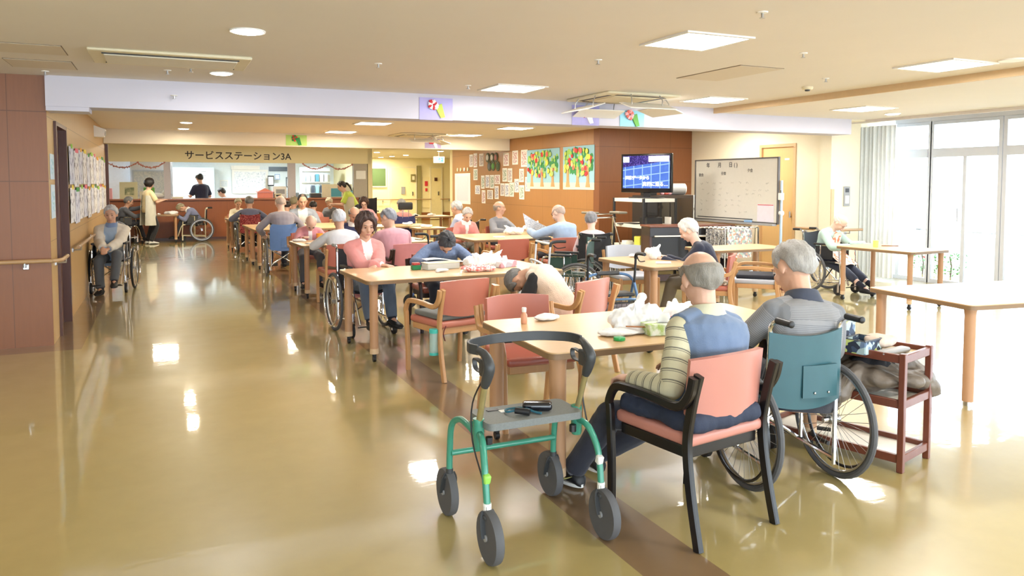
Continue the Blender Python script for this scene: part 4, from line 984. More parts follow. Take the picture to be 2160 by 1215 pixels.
        if sock: MB().tube([an-z*.01, an+(kn-an)*.12, an+(kn-an)*.30], [.043*s, .040*s, .041*s], 12).build('sock', M_sock if sock is True else sock, t)
    # face details
    if face:
        for k in (-1, 1):
            MB().ell(H(k*.029, .083, .008), V(.012, .006, .0045)*s, HM, 10, 6).build('eye', M_eye, t)
            MB().tube([H(k*.016, .089, .030), H(k*.030, .090, .034), H(k*.046, .078, .030)], [.003*s, .004*s, .002*s], 6).build('eyebrow', M_brow if hair and hair[0] != 'dark' else hair[1], t)
        MB().tube([H(-.022, .084, -.060), H(0, .091, -.058), H(.022, .084, -.060)], [.003*s, .006*s, .003*s], 6).build('mouth', M_lip, t)
    if mask:
        MB().grid(lambda u, v: H(.066*math.sin((u-.5)*2.4), .104*math.cos((u-.5)*2.1)-.003, -.085+.085*v), 10, 6, .003).build('face_mask', mask, t)
    if glasses:
        gl = MB()
        for k in (-1, 1): gl.tube([H(k*.030+.022*math.cos(a), .102, .008+.017*math.sin(a)) for a in np.linspace(0, 2*math.pi, 14, endpoint=False)], .002, 5, closed=True, up=HM @ V(0, 1, 0)).tube([H(k*.052, .10, .010), H(k*.080, .0, .006)], .002, 5)
        gl.tube([H(-.008, .103, .010), H(.008, .103, .010)], .002, 5); gl.build('glasses', M_black, t)
    if watch:
        h_, d, nn, ws = hand_frames[-1]; wt = MB().tube([h_-d*.030*s, h_-d*.012*s], .034*s, 18); wo = wt.build('wrist_watch', M_metal, t)
        MB().tube([h_-d*.021*s-nn*.030*s, h_-d*.021*s-nn*.042*s], .017*s, 16).build('watch_dial', M_white, wo)
    # hair
    if hair:
        style, hm = hair[:2]; seed = rs.randint(999)
        s_ = s; s = s*hs; ra, rb, rc_ = .075*s, .095*s, .095*s; c0 = V(0, -.008, .022)*s
        def rng_(ph):   # ph: 0 front .. pi back ; returns start and end polar angle
            f = abs(ph)/math.pi
            pts = {'short': [(0, 0, 46), (.25, 0, 60), (.40, 0, 102), (.46, 0, 98), (.5, 0, 80), (.56, 0, 92), (.64, 0, 132), (1, 0, 150)],
                   'dark': [(0, 0, 46), (.25, 0, 60), (.40, 0, 104), (.46, 0, 100), (.5, 0, 82), (.56, 0, 94), (.64, 0, 134), (1, 0, 150)],
                   'bob': [(0, 0, 52), (.2, 0, 66), (.31, 0, 140), (.5, 0, 150), (1, 0, 154)],
                   'receding': [(0, 24, 26), (.25, 24, 34), (.42, 22, 96), (.5, 20, 80), (.62, 12, 128), (1, 8, 150)],
                   'baldtop': [(0, 66, 67), (.34, 68, 69), (.42, 68, 98), (.5, 68, 82), (.62, 72, 130), (1, 74, 150)],
                   'fringe': [(0, 90, 91), (.33, 84, 85), (.42, 76, 96), (.5, 74, 84), (.62, 76, 124), (1, 72, 142)]}[style]
            for (a, s0, e0), (b, s1, e1) in zip(pts, pts[1:]):
                if f <= b: q = (f-a)/(b-a); q = q*q*(3-2*q); return R(s0+(s1-s0)*q), R(e0+(e1-e0)*q)
            return R(pts[-1][1]), R(pts[-1][2])
        th = {'short': .013, 'dark': .014, 'bob': .024, 'receding': .009, 'baldtop': .009, 'fringe': .0035}[style]*s
        nu, nv = (56, 20) if voxel < .012 else (32, 12); vo, vi = [], []; ph_ = rs.uniform(0, 6, 4)
        for i in range(nu):
            ph = -math.pi+2*math.pi*i/nu; a0, a1 = rng_(ph)
            for j in range(nv+1):
                q = j/nv; a = a0+(a1-a0)*q; edge = min(1, (1-q)*5)*(min(1, q*5) if a0 > .1 else 1)
                if style == 'bob': edge = max(edge, .55) if abs(ph) > 1.0 else edge
                e_ = (max(edge, 0))**.5
                nz = 1+.25*math.sin(9*ph+ph_[0]+4*a)+.15*math.sin(21*ph+ph_[1]-3*a)+.12*math.sin(13*a+ph_[2]+2*ph)
                dv = V(math.sin(a)*math.sin(ph), math.sin(a)*math.cos(ph), math.cos(a))
                base = c0+dv*V(ra, rb, rc_); drop = V(0, 0, 0)
                if a > R(100): base = c0+V(dv[0]*ra/math.sin(a)*max(math.sin(a), .72), dv[1]*rb/math.sin(a)*max(math.sin(a), .66), dv[2]*rc_)
                o_ = th*e_*nz+.0015
                vo.append(hc+HM @ (base+dv*V(1, 1, 1)*o_)); vi.append(hc+HM @ (base*.93-V(0, 0, 0)))
        hb = MB(); idx = lambda i, j: (i % nu)*(nv+1)+j; N = nu*(nv+1); fs = []
        for i in range(nu):
            for j in range(nv): fs.append((idx(i, j), idx(i+1, j), idx(i+1, j+1), idx(i, j+1))); fs.append((N+idx(i, j), N+idx(i, j+1), N+idx(i+1, j+1), N+idx(i+1, j)))
            fs.append((idx(i, nv), idx(i+1, nv), N+idx(i+1, nv), N+idx(i, nv))); fs.append((idx(i+1, 0), idx(i, 0), N+idx(i, 0), N+idx(i+1, 0)))
        hb.add(vo+vi, fs)
        if len(hair) > 2 and hair[2] == 'ponytail':
            hb.tube(sm([H(0, -.09, .03), H(0, -.13, .01), H(0, -.15, -.06), H(.01, -.15, -.14), H(.01, -.14, -.18)], 3), [.024*s, .026*s, .028*s, .028*s, .026*s, .024*s, .022*s, .02*s, .017*s, .014*s, .01*s, .006*s, .003*s], 10)
        hb.build('hair', hm, t, 80); s = s_
    return t
def world_to_local(loc, rz, pt):
    c, s_ = math.cos(-rz), math.sin(-rz); x, y = pt[0]-loc[0], pt[1]-loc[1]
    return (c*x-s_*y, s_*x+c*y, pt[2])
q = MB().box((2.165, 2.80, .505), (.46, .48, .085), rot=(0, 0, R(9)), bev=.035, seg=3); me_ = remesh(q, .01, 1, 'seat_cushion'); wrinkle(me_, .006, 30, 5); me_.materials.append(mat('navy_cushion_cloth', (38, 46, 66), .8, bmp=.1)); tag(obj('seat_cushion', me_), 'puffy dark navy cushion on the seat of the black armchair', 'cushion', 'loose chair cushions')
# ---------------------------------------------------------------- the cast
gr = hair_mat('silver', (186, 186, 186)); wh = hair_mat('white', (222, 220, 216)); dg = hair_mat('steel', (120, 118, 116)); bk = hair_mat('black', (34, 28, 26)); br = hair_mat('brown', (66, 46, 40)); ol = hair_mat('sandy_grey', (150, 140, 110))
def striped(name, base, line, period, width, duty2=0):
    if name in MATS: return MATS[name]
    m, t, b = _new(name); a = nd(t, 'ShaderNodeAttribute', attribute_name='along'); f = a.outputs['Fac']
    md = mathn(t, 'FLOORED_MODULO', f, period); k = mathn(t, 'LESS_THAN', md, width)
    if duty2: k = mathn(t, 'MAXIMUM', k, mathn(t, 'MULTIPLY', mathn(t, 'GREATER_THAN', md, width*1.8), mathn(t, 'LESS_THAN', md, width*1.8+duty2)))
    v = coords(t); n = noise(t, v, 30); c0 = srgb(*base); c1 = srgb(*line)
    t.links.new(mixc(t, k, mixc(t, n, tuple(x*.9 for x in c0[:3])+(1,), c0), c1), b.inputs['Base Color']); b.inputs['Roughness'].default_value = .9
    bump(t, b, noise(t, v, 260), .15); MATS[name] = m; return m
L = R
# the two men at the nearest table
person('balding man in blue grey vest and striped shirt, seen from behind on the black chair', (2.225, 2.865), R(6), seat=.465, kpole=(-.55, .8, .7), swoosh=True, tl=.84, hs=1.12, lean=.03, hunch=.22, side=.09, headp=.08, heady=-.2, s=1.0, sex='m', width=1.04,
       hands=[(-.272, .10, .618), (.15, .22, .60)], feet=[(-.33, .48, .085), (-.14, .58, .085)], top=('shirt', striped('cloth_khaki_stripe', (196, 190, 160), (112, 108, 96), .048, .006, .003)), stripes=True,
       vest=('vest', mat('cloth_vest_blue', (104, 122, 150), .95, var=.08, bmp=.2, bscale=200, sheen=.2), 0, .03), collar=cloth('khaki_collar', (200, 198, 172)), bottom=cloth('charcoal_trousers', (44, 46, 58)), shoes=mat('black_trainer', (24, 24, 26), .5), shoe_sole=M_sole,
       hair=('baldtop', hair_mat('thin_grey', (134, 128, 118))), skin=0, voxel=.0062, watch=True, curl=.75, elbow_out=.35, sock=mat('grey_sock', (120, 120, 124), .9))
person('grey-haired man in a finely striped grey shirt, in the teal wheelchair', (2.965, 3.02), R(-6), seat=.42, tl=.89, hs=1.12, lean=-.02, hunch=.32, side=.10, headp=.30, heady=.15, s=1.06, sex='m', width=1.14,
       hands=[(-.16, .30, .62), (.20, .28, .60)], feet=[(-.12, .46, .20), (.12, .46, .20)], top=('shirt', striped('cloth_fine_stripe', (146, 146, 148), (118, 120, 124), .009, .0035)), stripes=True, collar=cloth('navy_collar', (56, 62, 78)), bottom=cloth('dark_trousers', (44, 46, 56)),
       hair=('short', hair_mat('salt_grey', (158, 154, 148))), skin=1, voxel=.0068, elbow_out=1.1)
person('white-haired person in a navy top seated in profile at the small centre table', (5.22, 6.58), R(50), lean=.28, hunch=.25, headp=.05, heady=-.1, s=.96, sex='f', hands=[(-.10, .40, .70), (.12, .38, .70)], feet=[(-.1, .40, .09), (.12, .38, .09)],
       top=('sweater', cloth('navy_top', (34, 38, 58))), bottom=cloth('khaki_trousers', (120, 108, 90)), hair=('short', wh), skin=2, voxel=.0085)
person('person bent right forward in a cream vest with black sleeves, on a salmon armchair', (2.84, 5.52), R(44), lean=.38, hunch=.72, headp=1.05, s=.88, sex='f', hands=[(-.16, .34, .42), (.14, .36, .45)], feet=[(-.12, .30, .085), (.12, .30, .085)],
       top=('shirt', cloth('black_sleeves', (28, 28, 32))), vest=('vest', mat('cloth_cream_fleece', (228, 206, 186), .95, var=.06, bmp=.3, bscale=120, sheen=.4)), collar=cloth('cream_collar', (226, 204, 188)), bottom=cloth('black_trousers', (34, 34, 38)), hair=('short', dg), skin=1, voxel=.0085)
pinkc = cloth('pink_cardigan', (216, 142, 138))
person('woman in a pink cardigan and white top facing the viewer from her wheelchair', (1.87, 7.66), R(184), lean=.06, hunch=.14, headp=.05, s=1.0, sex='f', hands=[(.04, .36, .70), (-.05, .34, .705)], feet=[(-.11, .45, .20), (.11, .45, .20)],
       top=('undershirt', cloth('white_top', (236, 232, 226))), vest=('cardigan', pinkc, 1.0, .14, (cloth('white_top', (236, 232, 226)), .055, .018)), bottom=cloth('denim_trousers', (92, 104, 122)), hair=('bob', br), skin=1, voxel=.008, handrot=[None, None])
person('person in a mottled blue shirt bent low over the second table', (2.65, 7.60), R(172), tl=.95, lean=.34, hunch=.42, headp=.62, s=.95, sex='m', hands=[(-.16, .44, .725), (.26, .46, .725)], feet=[(-.12, .34, .085), (.12, .34, .085)],
       top=('shirt', mat('cloth_mottled_blue', (106, 122, 152), .9, var=.35, nscale=50, bmp=.15)), bottom=cloth('dark_trousers', (44, 46, 56)), hair=('dark', hair_mat('dark_grey', (54, 54, 58))), skin=1, voxel=.0085, elbow_out=1.4, face=True)
person('bald man in a light blue sweater seen from behind, reading a paper', (5.10, 9.50), R(12), seat=.49, lean=.10, hunch=.28, headp=.20, heady=.25, s=1.0, sex='m', width=1.08, hands=[(-.30, .36, .84), (.05, .40, .80)], feet=[(-.12, .36, .085), (.12, .36, .085)],
       top=('sweater', cloth('light_blue_sweater', (160, 184, 212))), bottom=cloth('dark_trousers', (44, 46, 56)), hair=('fringe', hair_mat('stubble', (186, 166, 152))), skin=2, voxel=.0105, elbow_out=1.2)
person('grey-haired person in a pale lavender top seen from behind near the forearm walker', (5.2, 8.86), R(-25), lean=.08, hunch=.25, headp=.1, heady=-.2, s=.90, sex='f', top=('shirt', cloth('lavender_top', (216, 196, 204))), bottom=cloth('dark_trousers', (44, 46, 56)), hair=('short', hair_mat('iron_grey', (128, 128, 132))), skin=2, voxel=.010)
person('bald man in a grey sweater looking to the right by the picture wall', (5.32, 12.08), R(200), lean=.0, hunch=.10, headp=-.05, heady=.7, s=.98, sex='m', hands=[(-.15, .36, .66), (.26, .34, .70)], top=('sweater', cloth('grey_sweater', (132, 136, 146))), bottom=cloth('dark_trousers', (44, 46, 56)), hair=('fringe', hair_mat('grey_stubble', (156, 142, 130))), skin=0, voxel=.0105, feet=[(-.12, .36, .085), (.12, .36, .085)])
person('person in pink with a white collar at the table under the pictures', (4.52, 11.75), R(175), lean=.18, hunch=.25, headp=.25, s=.92, sex='f', top=('cardigan', cloth('pink_top', (222, 146, 142))), blouse=(cloth('white_top', (236, 232, 226)), .03, .012), collar=cloth('white_collar', (240, 238, 236)), bottom=cloth('grey_trousers', (126, 124, 112)), hair=('short', hair_mat('pale_grey', (190, 186, 184))), skin=2, voxel=.0105, feet=[(-.12, .36, .085), (.12, .36, .085)])
person('grey-haired man in a pale blue shirt in a dark wheelchair by the corridor opening', (4.80, 12.86), R(40), lean=.08, hunch=.2, headp=.1, s=.98, sex='m', top=('shirt', cloth('pale_blue_shirt', (170, 178, 206))), collar=cloth('white_collar', (240, 238, 236)), hair=('short', gr), skin=1, voxel=.011)
person('bald person in an orange patterned apron and mint jacket in the wheelchair by the windows', (8.43, 7.82), R(192), lean=.12, hunch=.35, headp=.45, heady=.1, s=.92, sex='m', hands=[(-.20, .36, .68), (.16, .36, .66)], feet=[(-.12, .58, .10), (.13, .60, .10)], top=('jacket', cloth('mint_jacket', (170, 196, 188))), bottom=(cloth('navy_trousers', (42, 46, 62)), .62),
       apron=(pattern('orange_print_cloth', [(244, 196, 176), (236, 128, 96), (248, 222, 206), (250, 210, 190)], 34, kind='voronoi'), 1), shoes=mat('black_boot', (34, 34, 40), .7), hair=('fringe', hair_mat('white_stubble', (216, 196, 186))), skin=2, voxel=.0095)
person('man in cream jacket and light blue polo shirt in a wheelchair by the left wall', (-.66, 12.08), R(172), lean=.0, hunch=.12, headp=.12, s=.98, sex='m', width=1.08, hands=[(-.03, .33, .62), (.04, .34, .63)], feet=[(.02, .44, .10), (-.22, .46, .20)][::-1] if False else [(-.12, .48, .19), (.06, .42, .085)],
       top=('polo_shirt', cloth('light_blue_polo', (152, 172, 196))), vest=('jacket', cloth('cream_jacket', (212, 204, 190)), 1.0, .16, (cloth('light_blue_polo', (152, 172, 196)), .085, .085)), collar=cloth('polo_collar', (120, 140, 176)), bottom=cloth('grey_slacks', (82, 86, 92)), hair=('short', gr), skin=1, voxel=.010)
# by the counter
person('grey-haired person in a charcoal jacket raising a hand, left of the standing carer', (-.86, 21.4), R(-84), lean=.22, hunch=.3, headp=-.15, s=.98, hands=[(-.05, .50, .92), (.12, .44, .72)], top=('jacket', cloth('charcoal_jacket', (88, 90, 98))), hair=('short', dg), skin=1, voxel=.013)
person('standing carer in cream top and pale apron with short black hair, at the counter table', (-.32, 20.95), R(-62), stand=True, lean=.02, hunch=.08, headp=.1, s=.97, sex='f', hands=[(-.14, .34, 1.08), (.12, .34, 1.08)], top=('shirt', cloth('cream_top', (222, 204, 160))), long_sleeve=False, apron=(cloth('pale_grey_apron', (196, 194, 180)), 1), bottom=cloth('black_trousers', (34, 34, 38)), shoes=M_sole, hair=('bob', bk), skin=0, voxel=.012)
person('grey-haired person asleep with bowed head in the cream framed wheelchair', (.74, 21.55), R(88), lean=.45, hunch=.45, headp=.45, s=.95, hands=[(-.12, .40, .66), (.12, .40, .66)], top=('shirt', cloth('slate_blue_shirt', (120, 126, 158))), collar=cloth('white_collar', (240, 238, 236)), hair=('short', ol), skin=1, voxel=.013)
person('staff member in a navy top with bushy dark hair standing behind the counter', (1.02, 23.2), R(20), stand=True, lean=.06, hunch=.15, headp=.2, s=1.07, hands=[(-.2, .34, 1.15), (.2, .34, 1.1)], top=('shirt', cloth('navy_polo', (36, 40, 66))), long_sleeve=False, hair=('dark', bk), skin=0, voxel=.012, face=False)
person('staff member in a white shirt sitting behind the counter, dark hair', (1.66, 23.6), R(60), seat=.62, lean=.2, hunch=.2, headp=.1, s=1.02, top=('shirt', cloth('white_shirt', (214, 220, 232))), hair=('dark', bk), skin=0, voxel=.013, feet=[(-.12, .40, .10), (.12, .40, .10)])
person('elderly woman in a cream blouse facing the viewer at the farthest table', (1.66, 19.55), R(184), lean=.12, hunch=.2, headp=.15, s=.92, sex='f', hands=[(-.14, .38, .74), (.12, .36, .74)], top=('blouse', cloth('cream_blouse', (220, 212, 186))), hair=('short', ol), skin=1, voxel=.013)
person('grey-haired person in a slate shirt seen from behind in the red patterned wheelchair', (1.76, 17.82), R(-2), lean=.12, hunch=.28, headp=.12, s=1.04, width=1.1, hands=[(-.26, .32, .70), (.26, .32, .70)], top=('shirt', cloth('slate_shirt', (104, 108, 132))), hair=('short', dg), skin=1, voxel=.012, elbow_out=1.6)
person('bald person in a mauve grey jacket seen from behind in the sky blue wheelchair', (1.80, 13.18), R(4), seat=.50, tl=1.0, lean=.08, hunch=.25, headp=.08, s=1.02, width=1.06, hands=[(-.26, .22, .66), (.24, .26, .68)], top=('jacket', cloth('mauve_grey_jacket', (146, 140, 150))), hair=('fringe', hair_mat('stubble', (186, 166, 152))), skin=2, voxel=.0105, elbow_out=1.5)
person('person with thin dark hair in grey seen from behind near the counter', (2.40, 16.8), R(-15), lean=.2, hunch=.25, headp=.2, s=.94, top=('shirt', cloth('grey_shirt', (112, 112, 118))), hair=('receding', bk), skin=0, voxel=.013, feet=[(-.12, .36, .085), (.12, .36, .085)])
person('sandy grey-haired person in profile holding a hand to the mouth near the counter', (2.68, 17.6), R(-30), lean=.1, hunch=.15, headp=0, s=1.0, hands=[(-.02, .24, 1.02), (.14, .3, .72)], top=('shirt', cloth('dark_green_shirt', (82, 96, 84))), hair=('short', ol), skin=0, voxel=.013, feet=[(-.12, .36, .085), (.12, .36, .085)])
person('big man in a grey jacket and white shirt facing the viewer in the middle', (2.62, 16.10), R(176), lean=.08, hunch=.15, headp=.15, s=1.12, width=1.12, hands=[(-.2, .36, .76), (.2, .36, .76)], top=('shirt', cloth('white_shirt2', (232, 230, 226))), vest=('jacket', cloth('grey_jacket', (142, 150, 164)), 1.0, .12, (cloth('white_shirt2', (232, 230, 226)), .10, .07)), hair=('receding', hair_mat('dark_grey', (54, 54, 58))), skin=0, voxel=.0115, feet=[(-.12, .36, .085), (.12, .36, .085)])
person('bald person in pink with a white scarf facing the viewer at the third table', (1.97, 11.55), R(178), lean=.28, hunch=.35, headp=.45, s=.92, sex='f', hands=[(-.16, .42, .73), (.14, .42, .73)], feet=[(-.12, .34, .085), (.14, .36, .085)], top=('cardigan', cloth('rose_cardigan', (214, 148, 156))), blouse=(cloth('white_scarf', (240, 238, 240)), .035, .02), bottom=cloth('slate_trousers', (88, 92, 100)), hair=('fringe', hair_mat('white_stubble', (216, 196, 186))), skin=2, voxel=.010)
person('silver-haired person in a white shirt seen from behind on the red-backed chair', (2.04, 9.70), R(-4), lean=.18, hunch=.28, headp=.1, heady=-.1, s=1.0, sex='f', width=1.1, hands=[(-.22, .40, .73), (.2, .42, .73)], top=('shirt', cloth('white_sweater', (230, 232, 238))), bottom=cloth('beige_trousers', (150, 136, 110)), hair=('short', hair_mat('silver_white', (200, 202, 208))), skin=1, voxel=.010, feet=[(-.12, .36, .085), (.12, .36, .085)], elbow_out=1.2)
person('dark-haired person in a salmon top seen from behind near the counter', (3.03, 17.1), R(0), lean=.2, hunch=.3, headp=.2, s=.92, sex='f', top=('shirt', cloth('salmon_top', (212, 140, 128))), hair=('dark', bk), skin=0, voxel=.013, feet=[(-.12, .36, .085), (.12, .36, .085)])
person('pale grey-haired person the leaning carer attends to', (3.83, 19.35), R(150), lean=.15, hunch=.25, headp=.2, s=.95, sex='f', top=('shirt', cloth('grey_shirt', (112, 112, 118))), hair=('short', hair_mat('pale_sandy', (196, 182, 156))), skin=1, voxel=.013, feet=[(-.12, .36, .085), (.12, .36, .085)])
person('carer in a lime top and beige apron with a dark ponytail, leaning forward', (4.28, 18.6), R(75), stand=True, lean=.42, hunch=.25, headp=-.20, s=.98, sex='f', hands=[(-.10, .52, 1.00), (.12, .50, .98)], top=('shirt', cloth('lime_top', (186, 204, 84))), long_sleeve=False, apron=(cloth('beige_apron', (196, 188, 166)), 1), hair=('dark', bk, 'ponytail'), skin=0, voxel=.012)
person('balding person in navy facing the viewer at the third table', (2.62, 11.52), R(178), lean=.12, hunch=.25, headp=.25, s=.98, top=('sweater', cloth('navy_sweater', (44, 50, 86))), collar=cloth('white_collar', (240, 238, 236)), hair=('baldtop', dg), skin=1, voxel=.0105, feet=[(-.12, .36, .085), (.12, .36, .085)])
person('steel-haired man in a dusty pink shirt seen from behind, face turned left', (2.66, 9.48), R(8), lean=.20, hunch=.30, headp=.15, heady=.45, s=1.04, width=1.1, hands=[(-.2, .44, .74), (.2, .4, .74)], top=('shirt', cloth('dusty_pink_shirt', (204, 152, 164))), hair=('short', hair_mat('steel_mix', (140, 144, 154))), skin=0, voxel=.010, feet=[(-.12, .36, .085), (.12, .36, .085)])
person('woman with glasses and dark hair in pink in the high-backed black wheelchair', (4.12, 17.0), R(160), lean=.05, hunch=.2, headp=.3, heady=.0, s=1.0, sex='f', hands=[(-.2, .34, .80), (.12, .30, .86)], top=('shirt', cloth('pale_pink_shirt', (218, 164, 176))), hair=('bob', br), skin=2, glasses=True, voxel=.012)
person('person seen from behind in the navy wheelchair with a black headrest', (4.43, 15.15), R(0), lean=.05, hunch=.15, headp=.1, s=.96, top=('shirt', cloth('dull_pink_top', (178, 120, 116))), hair=('short', dg), skin=0, voxel=.013, face=False)
# ---------------------------------------------------------------- television corner
M_paper = mat('white_paper', (238, 238, 234), .8, var=.02)
t = thing('television_stand', 'open white shelf stand with black posts carrying the television', 'shelf', (7.1, 10.42, 0))
wsh = mat('white_enamel_shelf', (232, 230, 216), .45)
for z in (.50, .83, 1.24):
    sh_ = MB().box((0, 0, z), (.60, .84, .02)).box((0, -.42, z), (.60, .015, .055)).box((0, .42, z), (.60, .015, .055)).box((-.30, 0, z), (.015, .84, .055)).box((.30, 0, z), (.015, .84, .055)).build('shelf_board', wsh, t)
for sx in (-1, 1):
    for sy in (-1, 1): MB().box((sx*.302, sy*.424, .635), (.035, .035, 1.27), bev=.003).build('post', M_black, t)
tv = thing('television', 'flat black television showing a blue news picture with captions', 'television', (7.06, 10.30, 1.268), R(-62))
MB().box((0, 0, .01), (.52, .26, .02), bev=.008).build('television_base', M_black, tv); MB().box((0, .02, .06), (.12, .06, .1), bev=.01).build('neck', M_black, tv)
MB().box((0, 0, .40), (.90, .055, .62), bev=.012, seg=2).build('television_body', mat('gloss_black', (18, 18, 20), .2), tv)
def tvmat():
    m, t_, b = _new('television_picture'); v = coords(t_, 'Object')
    sp = nd(t_, 'ShaderNodeSeparateXYZ'); t_.links.new(v, sp.inputs[0]); x, z = sp.outputs[0], sp.outputs[2]
    zz = mathn(t_, 'SUBTRACT', z, mathn(t_, 'MULTIPLY', x, .12))
    gx = mathn(t_, 'LESS_THAN', mathn(t_, 'FLOORED_MODULO', mathn(t_, 'ADD', x, 1.0), .155), .016)
    gz = mathn(t_, 'LESS_THAN', mathn(t_, 'FLOORED_MODULO', mathn(t_, 'ADD', zz, .03), .13), .016)
    g = mathn(t_, 'MAXIMUM', gx, gz); n = noise(t_, v, 12, 4)
    wall = mixc(t_, g, mixc(t_, n, srgb(70, 104, 196), srgb(96, 136, 224)), srgb(160, 196, 244))
    roof = mixc(t_, mathn(t_, 'GREATER_THAN', noise(t_, v, 60, 2), .56), srgb(50, 40, 110), srgb(110, 90, 180))
    c = mixc(t_, mathn(t_, 'GREATER_THAN', zz, .545), wall, roof)
    b.inputs['Base Color'].default_value = (0, 0, 0, 1); t_.links.new(c, b.inputs['Emission Color']); b.inputs['Emission Strength'].default_value = 1.0; b.inputs['Roughness'].default_value = .15
    return m
scr = MB().box((0, -.0285, .42), (.83, .002, .52)).build('screen', tvmat(), tv)
ctw = emission('caption_white', (235, 240, 255), .9); ctd = mat('caption_dark', (30, 24, 60), .5)
text_mesh('真相に迫る…', .075, ctw, face_matrix((-.06, -.031, .20), (1, 0, 0), (0, 0, 1)), scr, 'caption', .0006, .002)
text_mesh('運航データから', .062, ctw, face_matrix((-.37, -.031, .305), (1, 0, 0), (0, 0, 1)), scr, 'caption', .0006, .003)
MB().box((.225, -.030, .625), (.36, .001, .09)).build('caption_box', ctw, scr); MB().box((-.355, -.030, .62), (.11, .001, .09)).build('clock_box', emission('clock_box_blue', (190, 225, 240), .9), scr)
text_mesh('豪雨による被害', .036, ctd, face_matrix((.06, -.0315, .635), (1, 0, 0), (0, 0, 1)), scr, 'caption', .0004); text_mesh('各地で続く警戒', .036, ctd, face_matrix((.12, -.0315, .59), (1, 0, 0), (0, 0, 1)), scr, 'caption', .0004)
tag(MB().box((7.15, 10.3, .905), (.30, .22, .12), bev=.008).build('video_recorder', M_black), 'black box shaped device on the middle shelf under the television', 'recorder')
tag(MB().box((7.30, 10.05, .91), (.012, .16, .13)).build('book', M_white), 'white upright case beside the black box under the television', 'case')
tag(MB().box((6.95, 10.62, .85), (.34, .24, .015), rot=(0, 0, .3)).build('tray', M_dgrey), 'flat dark tray on the middle shelf of the television stand', 'tray')
tb = thing('storage_box', 'bright yellow box with a red flower on the lowest shelf', 'box', (6.95, 10.25, .511)); MB().box((0, 0, .075), (.20, .16, .15), bev=.004).build('box_body', mat('yellow_card', (232, 224, 90), .6), tb); MB().box((0, 0, .152), (.18, .14, .004)).build('box_lid', mat('yellow_card2', (216, 206, 70), .6), tb)
fl_ = MB()
for k in range(7): fl_.ell((7.05+.03*math.cos(k), 10.32+.03*math.sin(k), .70+.015*(k % 3)), (.022, .022, .018), n=8, k=5)
tag(fl_.build('red_flower', red), 'red artificial flower beside the yellow box', 'flower')
tag(MB().box((6.9, 10.6, .545), (.14, .12, .065), bev=.004).build('small_box', M_white), 'small white box left of the yellow box on the lowest shelf', 'box')
# piano
t = thing('electric_piano', 'dark brown electric piano under the television with its keyboard lid', 'piano', (7.35, 9.62, 0), R(-14))
dbr = wood('rosewood', (74, 44, 38), (54, 32, 28), .35, axis=0); MB().box((0, 0, .86), (1.38, .42, .03), bev=.006).build('lid', wood('lid_wood', (130, 80, 58), (110, 62, 46), .3, axis=0), t)
MB().box((0, -.01, .775), (1.36, .38, .14), bev=.004).build('keyboard_case', mat('piano_black', (34, 30, 34), .3), t)
MB().box((0, -.205, .715), (1.22, .05, .02)).build('keyboard', M_white, t); MB().box((0, .12, .42), (1.30, .02, .50)).build('back_panel', mat('piano_black', (34, 30, 34), .3), t)
for s_ in (-1, 1): MB().box((s_*.66, 0, .36), (.04, .38, .72), bev=.004).build('side_panel', dbr, t)
MB().box((0, .0, .06), (1.30, .05, .10)).build('foot_rail', dbr, t)
text_mesh('Roland', .055, M_metal, face_matrix((-.12, -.2015, .765), (1, 0, 0), (0, 0, 1)), t, 'maker_lettering', .001)
# cabinet behind
t = thing('glass_cabinet', 'dark glass fronted cabinet between the television and the whiteboard', 'cabinet', (7.95, 11.1, 0))
MB().box((0, 0, .65), (1.0, .40, 1.30), bev=.004).build('cabinet_body', mat('cabinet_dark', (54, 46, 42), .4), t)
for s_ in (-1, 1): 
    d_ = MB().box((s_*.24, -.205, .70), (.46, .012, 1.1)).build('glass_door', mat('smoked_glass', (40, 36, 34), .08, spec=.8), t); MB().cyl((s_*.04, -.215, .65), (s_*.04, -.215, .75), .006, n=8).build('door_handle', M_metal, d_)
MB().box((.51, 0, .65), (.02, .42, 1.31)).build('side_panel', M_white, t)
sp_ = thing('speaker', 'black speaker box on the cabinet behind the television', 'speaker', (7.62, 11.05, 1.302)); MB().box((0, 0, .13), (.20, .2, .26), bev=.006).build('speaker_case', M_black, sp_); MB().lathe([(.001, 0), (.06, 0), (.06, .004), (.001, .006)], M=Matrix.Translation((0, -.1, .11)) @ Matrix.Rotation(R(90), 4, 'X')).build('speaker_cone', M_dgrey, sp_)
dr = thing('tambourine_drum', 'small grey drum with a white skin lying on its side', 'drum', (8.22, 11.05, 1.405)); MB().cyl((-.16, 0, 0), (.10, -.04, 0), .10, n=24).build('drum_shell', M_grey, dr); MB().cyl((.10, -.04, 0), (.112, -.042, 0), .098, n=24).build('drum_skin', M_white, dr)
for k, (x, c_) in enumerate(((7.86, pk), (7.95, pinkl), (8.02, pk))): tag(MB().ell((x, 11.0, 1.302+.035), (.04, .035, .035), n=12, k=8).ell((x+.015, 11.0, 1.302+.08), (.022, .02, .02), n=10, k=6).build('soft_toy', c_), ('pink soft toy next to the speaker', 'salmon soft toy in the middle of three on the cabinet', 'pink soft toy beside the small drum')[k], 'toy', 'small soft toys on the cabinet')
